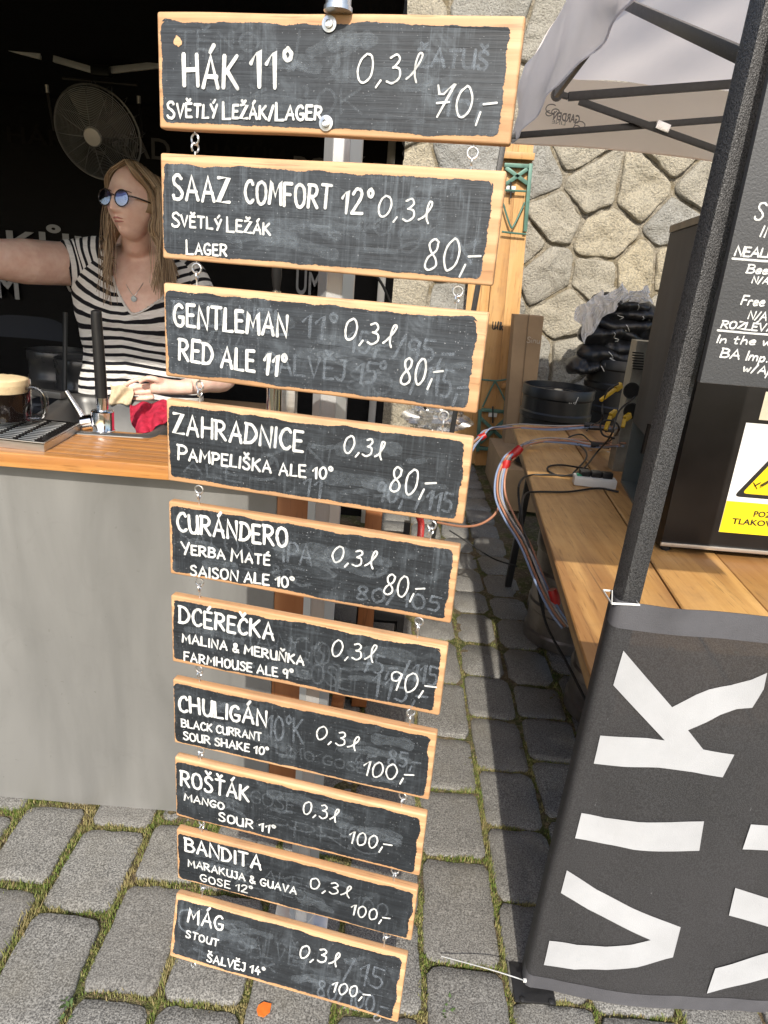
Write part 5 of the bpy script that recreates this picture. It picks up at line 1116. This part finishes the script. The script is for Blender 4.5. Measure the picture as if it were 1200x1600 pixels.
for y in (1.62, 3.55):
    g = MB(); g.bar((tx(.05, y), y, .69), (tx(1.15, y), y, .69), .05, .03, bev=.003); g.build('cross_bar', BLACKM, tb)
    for oo, sx in ((.05 if y > 2 else .30, -.0), (1.12, .05)):
        g = MB(); g.bar((tx(oo, y), y, .70), (tx(oo, y)+sx-.02, y+.05, .0), .035, .035, (0, 1, 0), bev=.003); g.build('leg', BLACKM, tb)
g = MB(); g.bar((tx(.09, y0_+.1), y0_+.1, .685), (tx(.09, y1_-.1), y1_-.1, .685), .03, .04, bev=.003); g.build('side_rail', W_POST, tb)

# ------------------------------------------------------------------ black cabinet with warning sticker
cab = thing('black_cabinet', 'black metal drinks cabinet with a yellow and white pressure warning sticker on the table', 'cabinet', (1.35, 2.6, .75)); KY = 2.338
CABM = M('black_enamel', (.013, .012, .0115), .34, .0, .3, 6, 300, .05, spec=.25)
g = MB(); g.box((1.40, KY+.12, 1.185), (.80, .24, .83), bev=.004); g.build('body', CABM, cab)
for x in (1.02, 1.78):
    for y in (KY+.03, KY+.21): g = MB(); g.tube([(x+.01, y, .752), (x+.01, y, .772)], .018, 12); g.build('foot', RUBBER, cab)
g = MB(); g.box((1.40, KY-.003, .783), (.806, .008, .014), bev=.001); g.build('trim', STEEL, cab)
def onk(x, y, d=.004): return ay(x, y, KY-d)
g = MB(); q = [onk(1159, 660), onk(1240, 660), onk(1214, 838), onk(1133, 832)]; W_S = (onk(1212, 660)-onk(1159, 660)).x
zt3, zb3 = onk(1159, 660).z, onk(1133, 832).z; xs = .0; xL = (onk(1156, 660).x+onk(1133, 832).x)/2; xR = xL+.30
g.box(((xL+xR)/2, KY-.0015, (zt3+zb3)/2), (xR-xL, .001, zt3-zb3)); g.build('sticker', WHITEP, cab, False)
zm = onk(1143, 783).z; g = MB(); g.box(((xL+xR)/2, KY-.0026, (zm+zb3)/2), (xR-xL-.001, .0008, zm-zb3-.001)); YS = M('sticker_yellow', (.80, .58, .01), .45, 0, .05); g.build('yellow_field', YS, cab, False)
BKP = M('black_print', (.01, .01, .01), .5)
cxT = (xL+xR)/2; zA, zB = onk(1200, 688).z, onk(1150, 776).z; 
for s, mt_, d in ((1.0, BKP, .003), (.80, YS, .0036)):
    c = Vector((cxT, KY-d, (zA+2*zB)/3)); g = MB(); T3 = [Vector((cxT, 0, zA)), Vector((cxT-.130, 0, zB)), Vector((cxT+.130, 0, zB))]; out = []
    cc = sum(T3, Vector((0, 0, 0)))/3
    for k in range(3):
        p = cc+(T3[k]-cc)*s; a = cc+(T3[k-1]-cc)*s; b2 = cc+(T3[(k+1) % 3]-cc)*s; da, db = (a-p).normalized()*.02*s, (b2-p).normalized()*.02*s
        for t in (0, .33, .66, 1): v = (p+da)*(1-t)**2+p*2*t*(1-t)+(p+db)*t*t; out.append(Vector((v.x, KY-d, v.z)))
    g.poly(out, .0005, (0, -1, 0)); fixn(g.build('warning_triangle', mt_, cab, False))
g = MB()   # gas bottle pictogram with bursting rays
p = onk(1188, 758, .0045); g.bar(p, p+Vector((.055, 0, .045)), .001, .032, (0, 1, 0)); g.bar(p+Vector((-.02, 0, -.004)), p+Vector((-.002, 0, .010)), .001, .012, (0, 1, 0)); g.bar(p+Vector((-.026, 0, .008)), p+Vector((-.008, 0, -.014)), .001, .008, (0, 1, 0)); g.build('bottle_pictogram', BKP, cab, False)
def ktext(t, xa, ya, wpx, cap):
    a = onk(xa, ya, .0042); o = ftext(t, 1, BKP, 'sticker_text', Matrix.Identity(4), None, .02); xs = [v.co.x for v in o.data.vertices]; wd = max(xs)-min(xs); wm = (onk(xa+wpx, ya)-onk(xa, ya)).x; ch = (onk(xa, ya-cap)-onk(xa, ya)).z/.72
    o.data.transform(Matrix.Translation(a) @ Matrix.Rotation(PI/2, 4, 'X') @ Matrix.Diagonal((wm/wd, ch, 1, 1)) @ Matrix.Translation((-min(xs), 0, 0))); o.data.transform(Matrix.Translation(-cab.location)); o.parent = cab
ktext('POZOR', 1177, 807, 50, 9); ktext('TLAKOVÉ LÁHVE', 1143, 818, 125, 9)
g = MB(); a, b_ = onk(1186, 656), onk(1195, 612); g.box((a.x+.10, KY-.0015, (a.z+b_.z)/2), (.2, .001, b_.z-a.z)); g.build('cream_label', M('cream_paper', (.55, .50, .38), .6), cab, False)
# ------------------------------------------------------------------ steel cooler and galvanised unit
clr = thing('beer_cooler', 'tall brushed steel beer cooler seen from its side with cables in its open base bay', 'beer cooler', (1.3, 2.95, .75))
u = Vector((1.10-1.029, 3.213-2.723, 0)).normalized(); v_ = Vector((u.y, -u.x, 0)); c0 = Vector((1.022, 2.50, .753)); LD = .76; LW = .46; SIDE = M('stained_steel', (.085, .088, .088), .55, .0, .45, 2.5, 200, .05, (1, 1, .5), spec=.12)
def hb(o_, a, b_, z0, z1): return [o_+Vector((0, 0, z0)), o_+b_+Vector((0, 0, z0)), o_+a+b_+Vector((0, 0, z0)), o_+a+Vector((0, 0, z0))], [o_+Vector((0, 0, z1)), o_+b_+Vector((0, 0, z1)), o_+a+b_+Vector((0, 0, z1)), o_+a+Vector((0, 0, z1))]
g = MB(); b0_, t0_ = hb(c0, u*LD, v_*.004, .30, 1.125); g.hexa(b0_, t0_); fixn(g.build('side_panel', SIDE, clr, False))
g = MB(); b0_, t0_ = hb(c0+v_*.006, u*LD, v_*LW, .30, 1.12); g.hexa(b0_, t0_); fixn(g.build('casing', bpy.data.materials['stained_steel'], clr, False))
g = MB(); b0_, t0_ = hb(c0-u*.004-v_*.004, u*(LD+.008), v_*(LW+.02), 1.127, 1.155); g.hexa(b0_, t0_); fixn(g.build('lid', BLACKM, clr, False))
BAY = M('grey_green_sheet', (.14, .16, .155), .4, .4, .15)
g = MB(); b0_, t0_ = hb(c0, u*LD, v_*LW, 0, .012); g.hexa(b0_, t0_); fixn(g.build('base_tray', BAY, clr, False))
g = MB(); b0_, t0_ = hb(c0+v_*.28, u*LD, v_*.01, .012, .30); g.hexa(b0_, t0_); fixn(g.build('bay_back', BAY, clr, False))
for k in (0, 1):
    g = MB(); b0_, t0_ = hb(c0+u*(LD-.015)*k, u*.015, v_*.28, .012, .30); g.hexa(b0_, t0_); fixn(g.build('corner_post', BAY, clr, False))
g = MB(); g.tube([c0+u*.35+v_*.05+Vector((0, 0, .34)), c0+u*.35-v_*.01+Vector((0, 0, .36)), c0+u*.35-v_*.012+Vector((0, 0, .24))], .012, 8); g.build('cable_grip', BLACKP, clr)
g = MB(); g.tube(smooth_path([c0+u*.36-v_*.01+Vector((0, 0, .28)), c0+u*.40+v_*.04+Vector((0, 0, .18)), c0+u*.34+v_*.05+Vector((0, 0, .08)), c0+u*.2+v_*.03+Vector((0, 0, .03))]), .007, 8); g.build('cable', RUBBER, clr)
g = MB(); g.box(c0+u*.24+v_*.03+Vector((0, 0, .03)), (.06, .05, .035), bev=.006); g.build('white_plug', WHITEP, clr)
un = thing('galvanised_unit', 'low galvanised cooling unit with slots and round fan guards behind the steel cooler', 'cooling unit', (1.4, 3.7, .75)); UY = 3.46
GALV = M('galvanised_sheet', (.36, .35, .31), .4, .7, .35, 9, 60, .3)
g = MB(); g.box((1.40, UY+.045, 1.08), (.50, .09, .655), bev=.003); g.build('casing', GALV, un, False)
for k in range(7):
    g = MB(); p = ay(993, 551+k*4.2, UY-.004); g.box(p+Vector((.012, 0, 0)), (.055, .003, .006)); g.build('slot', BLACKP, un, False)
for yy in (610, 642):
    g = MB(); p = ay(983, yy, UY-.006); g.torus(p+Vector((.012, 0, 0)), .038, .003, Matrix.Rotation(PI/2, 3, 'X'), 28, 6)
    for r_ in (.012, .021, .030): g.torus(p+Vector((.012, 0, 0)), r_, .0013, Matrix.Rotation(PI/2, 3, 'X'), 20, 4)
    tag(g.build('fan_guard', BLACKM, un), kind='stuff'); g = MB(); g.lathe([(.0001, 0), (.038, 0), (.038, .002), (.0001, .002)], p+Vector((.012, .001, 0)), 28, Matrix.Rotation(PI/2, 3, 'X')); fixn(g.build('fan_opening', BLACKP, un))
for (a, b_, c) in (((938, 626), (962, 608), 'yellow tap clamp sticking out beside the galvanised unit'), ((946, 672), (954, 650), 'yellow clamp near the table top by the cooling unit'), ((973, 668), (976, 655), 'yellow clamp at the foot of the steel cooler')):
    g = MB(); p, q = ay(*a, 3.40), ay(*b_, 3.43); g.bar(p, q, .019, .015, bev=.004); g.bar(q, q+Vector((.03, .02, .02)), .02, .03, bev=.004); tag(g.build('clamp', YEL, None), c, 'clamp')
# ------------------------------------------------------------------ hoses and cables
HC_ = [M('pale_blue_hose', (.22, .28, .42), .3, 0, .1), M('pale_orange_hose', (.42, .20, .12), .3, 0, .1), M('clear_hose', (.34, .32, .31), .25, 0, .1)]
def c7(x, y): return 700+x/2.4, 560+y/2.4
def hz(x, y, Y=None, z=None): X_, Y_ = c7(x, y); return ay(X_, Y_, Y) if Y else az(X_, Y_, z)
paths = [([(620, 262, 3.42, 0), (530, 255, 0, .775), (400, 262, 0, .775), (280, 258, 0, .775), (205, 262, 0, .78), (150, 270, 3.9, 0), (120, 300, 3.8, 0), (90, 330, 3.7, 0), (60, 380, 3.6, 0)], 3),
         ([(650, 330, 3.35, 0), (560, 330, 0, .775), (450, 312, 0, .78), (360, 310, 0, .78), (290, 325, 0, .785), (245, 355, 3.02, 0), (212, 400, 2.95, 0), (195, 460, 2.9, 0), (198, 530, 2.85, 0), (235, 610, 2.75, 0), (290, 700, 2.6, 0), (345, 830, 2.4, 0), (400, 940, 2.25, 0), (450, 1010, 2.2, 0)], 4)]
labs = ['pale blue beer hose', 'pale orange beer hose', 'clear beer hose']; nb_ = 0
for pi, (pp, cnt) in enumerate(paths):
    for k in range(cnt+1):
        dx_ = (k-cnt/2)*.011; pts = []
        for i_, (x, y, Y, z) in enumerate(pp):
            p = hz(x, y+((-1)**k)*k*3.0*math.sin(i_*.9+k), Y or None, z+(.004*(k % 2)) if not Y else None); pts.append(p+Vector((dx_*(1 if Y else .2), dx_*(.3 if Y else 1), .004*(k % 3))))
        g = MB(); g.tube(smooth_path(pts, 7), .0046, 8); o = g.build('beer_hose', HC_[k % 3], None)
        tag(o, '%s in the %s bundle, %s strand' % (labs[k % 3], ['far', 'near'][pi], ['innermost', 'second', 'third', 'fourth', 'outermost'][k]), 'hose', 'beer hoses running over the plank table')
for (x, y, Y, c) in ((252, 352, 2.97, 'red tape wrapped round the near hose bundle at the table edge'), (213, 402, 2.95, 'red tape wrapped lower on the near hose bundle'), (128, 293, 3.82, 'red tape on the far hose bundle left of the table'), (398, 895, 2.28, 'red tape on the hoses hanging under the table')):
    p = hz(x, y, Y); g = MB(); d = {252: Vector((-.022, -.008, -.022)), 213: Vector((-.008, -.004, -.026)), 128: Vector((.02, 0, .012)), 398: Vector((.01, -.006, -.026))}[x]; g.tube([p-d, p-d*.3+Vector((.003, 0, 0)), p+d], [.017, .020, .016], 12); tag(g.build('red_tape', M('red_tape', (.42, .015, .015), .4) if x == 252 else bpy.data.materials['red_tape'], None), c, 'tape')
g = MB(); g.tube(smooth_path([hz(200, 530, 2.88), hz(175, 585, 2.85), hz(120, 622, 2.85), hz(50, 630, 2.9), hz(-40, 615, 3.0)], 8), .0055, 8); tag(g.build('beer_hose', HC_[1], None), 'pale hose looping left from the table edge behind the fourth board', 'hose')
def cable(pts, label, r_=.0048): g = MB(); g.tube(smooth_path(pts, 8), r_, 8); tag(g.build('power_cable', RUBBER, None), label, 'cable', 'black cables on the plank table')
cable([hz(640, 500, None, .76), hz(560, 487, None, .758), hz(450, 500, None, .757), hz(340, 500, None, .757), hz(292, 508, None, .760), hz(276, 560, 2.62), hz(283, 640, 2.6), hz(310, 720, 2.55), hz(335, 850, 2.45), hz(370, 1000, 2.3), hz(450, 1150, 2.1), hz(520, 1290, 1.9)], 'black cable lying straight across the table nearest the viewer')
cable([hz(520, 440, None, .79), hz(460, 440, None, .757), hz(360, 436, None, .757), hz(300, 440, None, .758), hz(270, 465, 2.8), hz(265, 520, 2.78), hz(280, 640, 2.72), hz(320, 760, 2.6), hz(345, 850, 2.55), hz(360, 960, 2.5)], 'black cable dropping over the table edge beside the hoses')
cable([hz(525, 415, None, .79), hz(430, 400, None, .760), hz(378, 405, None, .758), hz(380, 425, None, .757), hz(430, 440, None, .757), hz(500, 420, None, .79), hz(560, 350, None, .80), hz(610, 290, 3.3), hz(640, 200, 3.38), hz(700, 145, 3.42)], 'black cable looping from the power strip up to the cooling unit')
cable([hz(470, 430, None, .77), hz(520, 370, None, .77), hz(500, 330, None, .775), hz(450, 300, None, .77), hz(500, 285, None, .78), hz(540, 315, None, .77), hz(590, 320, None, .79), hz(640, 270, 3.35), hz(620, 235, 3.36), hz(575, 240, 3.36), hz(580, 285, 3.34), hz(625, 300, 3.33)], 'tangled black cable curled in front of the cooling unit')
cable([hz(520, 270, None, .79), hz(540, 250, None, .80), hz(575, 230, 3.4), hz(580, 170, 3.4), hz(600, 120, 3.4), hz(640, 95, 3.42)], 'thin black cable rising to the fan guards', .004)
cable([hz(5, 645, 3.2), hz(60, 680, 3.2), hz(120, 720, 3.2), hz(180, 755, 3.3), hz(260, 780, 3.3)], 'black cable hanging low behind the boards towards the table leg', .004)
ps = thing('power_strip', 'white power strip with black plugs on the plank table', 'power strip', tuple(hz(550, 460, None, .75)))
a, b_ = hz(470, 452, None, .772), hz(628, 470, None, .772); g = MB(); g.bar(a, b_, .075, .042, bev=.006); g.build('housing', WHITEP, ps)
for t in (.25, .52, .78):
    g = MB(); p = a.lerp(b_, t)+Vector((0, .01, .034)); g.box(p, (.05, .045, .03), bev=.008); g.build('plug', BLACKP, ps)
g = MB(); p = a.lerp(b_, .12)+Vector((0, 0, .024)); g.box(p, (.022, .03, .008), bev=.002); g.build('switch', M('green_plastic', (.02, .30, .16), .4), ps)
for (x, y, lb) in ((540, 250, 'black foam sleeve on the far hoses'), (570, 325, 'black foam sleeve on the near hoses')):
    p = hz(x, y, None, .79); g = MB(); g.tube([p+Vector((-.05, 0, 0)), p+Vector((.05, -.01, 0))], [(.016, .014), (.018, .014)], 10); tag(g.build('foam_sleeve', RUBBER, None), lb, 'sleeve')
# ------------------------------------------------------------------ things against the wall
keg(1.22, 5.2, .34, .265, .59, 'black plastic keg with chalked number standing behind the far table end', 'black kegs by the wall')
keg(1.80, 5.75, .515, .25, .60, 'black keg in the shade under the dark folded jackets', 'black kegs by the wall')
g = MB(); g.box((1.55, 5.5, .16), (1.35, 1.05, .32), bev=.004); tag(g.build('pallet_box', CARD, None), 'low brown box carrying the kegs by the wall', 'box')
def chalkon(txt, x, y, w_, cap, Y, wd, parent, nm='chalk_number', mt_=CHALK):
    ink = Ink((0, Y, 0), Vector((1, 0, 0)), Vector((0, 0, 1)), Vector((0, -1, 0)), .0005); a, b_ = ay(x, y, Y), ay(x+w_, y+w_*.1, Y); ink.text(txt, Vector((a.x, a.z)), Vector((b_.x, b_.z)), ay(x, y-cap, Y).z-a.z, wd, rg); return ink.mb.build(nm, mt_, parent, False)
k1 = [o for o in bpy.data.objects if o.get('label', '').startswith('black plastic keg with chalked')][0]; chalkon('96½'.replace('½', '1/'), 886, 630, 16, 10, 4.945, .004, k1)
# pile of dark jackets: folded rolls with white ties
pile = thing('jacket_pile', 'heap of folded black jackets with white cords on top of the kegs', 'jackets', (1.76, 5.75, 1.12)); JK = M('black_nylon', (.018, .019, .022), .35, 0, .3, 8, 30, .5)
rp = random.Random(11)
for i, (x, y, w_, h_) in enumerate(((965, 555, 130, 40), (985, 538, 110, 36), (955, 525, 105, 34), (975, 508, 110, 34), (985, 490, 95, 30), (970, 474, 92, 26), (915, 570, 60, 30))):
    c = ay(x, y, 5.75); W2 = (ay(x+w_/2, y, 5.75)-c).x; H2 = (c-ay(x, y+h_/2, 5.75)).z; sd = i*9.1
    def jf(u, v): th = 2*PI*v; x_ = (u-.5)*2; r_ = (1-abs(x_)**4)**.5 if abs(x_) < 1 else 0; n_ = 1+.35*noise.noise(Vector((u*4+sd, math.cos(th)*1.2, math.sin(th)*1.2)))+.15*noise.noise(Vector((u*14, math.cos(th)*3, sd))); return c+Vector((x_*W2, math.cos(th)*.2*r_*n_, math.sin(th)*H2*r_*n_+.02*math.sin(u*5+sd)))
    g = MB(); g.grid(jf, 30, 22); g.build('jacket', JK, pile, ang=180)
    for k in range(5):
        u0 = rp.uniform(.08, .8); v0 = rp.uniform(.45, .9); pts = [Vector(jf(min(.97, u0+t*.04*rp.uniform(.3, 1)), v0+.03*t+rp.uniform(-.02, .02)))*1.0+Vector((0, -.012, .004)) for t in range(6)]; g = MB(); g.tube(smooth_path(pts, 3), .0028, 5); g.build('white_cord', WHITEP, pile)
def crumple(name, label, cat, c, rx, ry, rz, mt_, amp=.35, sd=0, n=36):
    g = MB(); g.grid(lambda u, v: Vector(c)+Vector((rx*math.sin(PI*v)*math.cos(2*PI*u), ry*math.sin(PI*v)*math.sin(2*PI*u), rz*math.cos(PI*v)))*(1+amp*.6*noise.noise(Vector((math.cos(2*PI*u)*math.sin(PI*v)*2.5+sd, math.sin(2*PI*u)*math.sin(PI*v)*2.5, math.cos(PI*v)*2.5)))+amp*.22*abs(noise.noise(Vector((math.cos(2*PI*u)*math.sin(PI*v)*4, math.sin(2*PI*u)*math.sin(PI*v)*4+sd, math.cos(PI*v)*4))))), n, n); return tag(g.build(name, mt_, None, ang=25), label, cat)
BAGW = fabric('white_bag_film', (.95, .95, .97), .5, wr=.3)
def sheet(name, label, corners, Y, amp, sd, mt_):
    q = [Vector((a, b, 0)) for a, b in corners]
    def f(u, v):
        p = q[0].lerp(q[1], u).lerp(q[3].lerp(q[2], u), v); w1 = 1-abs(noise.noise(Vector((u*3+sd, v*2.2, 1))))*2; w2 = 1-abs(noise.noise(Vector((u*6+v*3+sd, v*5, 5))))*2
        p += Vector((noise.noise(Vector((u*3, v*3, sd)))*7, noise.noise(Vector((u*3, v*3, sd+9)))*7, 0)); return ay(p.x, p.y, Y-amp*(w1*.6+w2*.4)+.10*v)
    g = MB(); g.grid(f, 30, 30); return tag(g.build(name, mt_, None, ang=28), label, 'bag')
sheet('plastic_bag', 'flat white bag corner hanging left off the jacket heap', [(898, 486), (942, 452), (946, 492), (913, 538)], 5.50, .10, 2.0, BAGW)
sheet('plastic_bag', 'peaked white bag standing up on top of the jacket heap', [(936, 470), (973, 440), (986, 470), (940, 500)], 5.52, .12, 6.5, BAGW)
sheet('plastic_bag', 'rounded white bag on the heap next to the steel cooler', [(982, 458), (1016, 448), (1020, 474), (984, 474)], 5.55, .10, 9.3, BAGW)
c = ay(683, 652, 5.2); crumple('plastic_bag', 'clear crumpled plastic bag showing behind the fourth board', 'bag', c, .20, .12, .13, PLBAG, 1.0, 12)
# tall cardboard box
cb = thing('cardboard_box', 'tall narrow cardboard box with faint pencilled word leaning by the wall', 'box', (1.02, 5.95, 0))
p0_, p1_ = ay(805, 492, 5.85), ay(851, 495, 5.85); g = MB(); g.hexa([(p0_.x+.08, 5.85, 0), (p1_.x+.05, 5.85, 0), (p1_.x+.05, 6.05, 0), (p0_.x+.08, 6.05, 0)], [(p0_.x, 5.88, p0_.z), (p1_.x, 5.88, p1_.z), (p1_.x, 6.05, p1_.z), (p0_.x, 6.05, p0_.z)]); fixn(g.build('carton', CARD, cb, False))
g = MB(); xa_ = ay(823, 520, 5.86).x; g.bar((xa_, 5.873, 1.40), (xa_+.06, 5.845, .02), .004, .006, (0, 1, 0)); g.build('flap_shadow_edge', M('card_shadow_edge', (.20, .14, .085), .9), cb, False)  # thin strip in darker card colour, a painted shadow line along the flap
chalkon('Sinu', 823, 535, 20, 9, 5.858, .006, cb, 'pencilled_word', M('pale_pencil', (.50, .42, .33), .9))
# beer-garden tables stood on end
def stood(label, tl, tr, bl_, br_, Y, T=.03):
    t = thing('folding_beer_table', label, 'table', ((tl[0]+tr[0])/2, Y, 0), 'beer garden tables stood on end against the wall'); n = 2
    for k in range(n):
        a, b_ = k/n+.004, (k+1)/n-.004; q = lambda P, Q, s: Vector((lerp(P[0], Q[0], s), 0, lerp(P[1], Q[1], s))); pts = [q(bl_, br_, a), q(bl_, br_, b_), q(tl, tr, b_), q(tl, tr, a)]
        g = MB(); g.hexa([(p.x, Y, p.z) for p in pts], [(p.x, Y+T, p.z) for p in pts]); fixn(g.build('board', W_BENCH, t, False))
    return t
tl, tr, bl_, br_ = ay(787, 224, 6.2), ay(834, 226, 6.2), ay(742, 727, 6.2), ay(792, 727, 6.2)
t1 = stood('varnished beer table stood on end with green folding legs', (tl.x, tl.z), (tr.x, tr.z), (bl_.x, max(.01, bl_.z)), (br_.x, max(.01, br_.z)), 6.2)
def b6(x, y, Y=6.17): return ay(x, y, Y)
g = MB(); g.bar(b6(785, 243), b6(834, 246), .05, .09, (0, 1, 0), bev=.004); g.build('end_cleat', W_BENCH, t1)
g = MB(); g.bar(b6(784, 602), b6(800, 602), .05, .05, (0, 1, 0), bev=.004); g.build('end_cleat', W_BENCH, t1)
for a, b_, w_ in (((829, 256), (820, 362), .045), ((788, 258), (828, 260), .03), ((790, 262), (824, 287), .028), ((824, 264), (790, 288), .028)):
    g = MB(); g.bar(b6(*a), b6(*b_), .03, w_, (0, 1, 0), bev=.003); g.build('green_leg', GREENM, t1)
for a, b_, w_ in (((795, 592), (789, 648), .045), ((752, 640), (795, 644), .03), ((750, 652), (790, 690), .03), ((790, 655), (750, 692), .03), ((750, 640), (746, 705), .04), ((748, 700), (790, 703), .04)):
    g = MB(); g.bar(b6(*a), b6(*b_), .03, w_, (0, 1, 0), bev=.003); g.build('green_leg', GREENM, t1)
for pp in ([(786, 318), (797, 352), (803, 352), (820, 316)], [(784, 362), (800, 364), (822, 366)], [(786, 297), (822, 299)], [(754, 636), (770, 602), (776, 600), (794, 636)], [(752, 593), (775, 595), (796, 592)]):
    g = MB(); g.tube(smooth_path([b6(*p, 6.15) for p in pp], 4), .008, 6); g.build('wire_stay', GREENM, t1)
for px_, py_ in ((798, 296), (770, 647)):
    g = MB(); g.box(b6(px_, py_, 6.175), (.075, .02, .05), bev=.003); g.build('white_hinge', WHITEP, t1); g = MB(); g.tube([b6(px_, py_-12, 6.15), b6(px_, py_+14, 6.15)], .007, 6); g.build('pin', BLACKM, t1)
MK = M('marker_black', (.02, .02, .02), .6); chalkon('Uljk', 769, 514, 16, 12, 6.197, .010, t1, 'pen_mark', MK)
t2 = stood('second beer table board half hidden behind the first near the third board', (tl.x-.16, tl.z-.35), (tl.x+.06, tl.z-.35), (bl_.x-.22, .01), (bl_.x+.05, .01), 6.27)
# kegs under the table, crate, red hose
for i, (x, y) in enumerate(((.93, 3.05), (1.0, 2.45))):
    keg(x, y, 0, .195, .53, ['steel keg under the table beside the black leg', 'steel keg under the middle of the plank table'][i], 'steel kegs under the plank table', M('worn_keg_steel', (.30, .27, .25), .35, .8, .4, 9) if i == 0 else bpy.data.materials['worn_keg_steel'])
g = MB(); x_, y_ = .02, 2.55
for k in range(4): g.box((x_, y_-.14, .08+k*.16), (.16, .02, .10)); g.box((x_, y_+.14, .08+k*.16), (.16, .02, .10)); g.box((x_-.08, y_, .08+k*.16), (.02, .26, .10)); g.box((x_+.08, y_, .08+k*.16), (.02, .26, .10))
for sx in (-1, 1):
    for sy in (-1, 1): g.box((x_+sx*.08, y_+sy*.14, .33), (.026, .026, .66))
tag(g.build('black_rack', BLACKM, None, False), 'black slatted rack standing behind the aluminium tent leg', 'rack')
g = MB(); g.tube(smooth_path([ay(652, 800, 2.6), ay(658, 822, 2.6), ay(650, 860, 2.55), ay(615, 915, 2.5), ay(582, 960, 2.5), ay(560, 985, 2.45), ay(548, 1040, 2.4)], 8), .014, 10); tag(g.build('red_hose', M('red_rubber', (.55, .05, .045), .4), None), 'red hose curving down behind the hanging boards', 'hose')
cable([ay(588, 430, 3.6), ay(600, 450, 3.6), ay(612, 480, 3.6), ay(640, 560, 3.6), ay(665, 640, 3.7)], 'black cable slanting down beside the tent curtain edge', .007)
# small things on the setts
g = MB(); P = [(404, 1570), (412, 1565), (424, 1568), (422, 1580), (412, 1588), (403, 1585), (401, 1577)]; g.poly([az(x, y, .012) for x, y in P], .004, (0, 0, 1)); tag(fixn(g.build('orange_scrap', M('orange_peel', (.75, .17, .02), .6, 0, .2, 60), None, False)), 'small orange scrap lying on a sett below the lowest board', 'scrap')
lf_ = MB(); rl_ = random.Random(9)
for k in range(30):
    c = az(rl_.choice((100, 106, 700))+rl_.uniform(-8, 8), rl_.uniform(1560, 1596), .004); a = rl_.uniform(0, 6.3); L = rl_.uniform(.006, .016); d = Vector((math.cos(a), math.sin(a), .5))*L; s = Vector((-d.y, d.x, 0))*.3
    lf_.quad(c, c+d*.5+s, c+d, c+d*.5-s)
tag(lf_.build('weeds', M('weed_leaf', (.06, .11, .025), .6, 0, .3), None, False), 'small broad leaved weeds sprouting in the joints', 'weeds', kind='stuff')
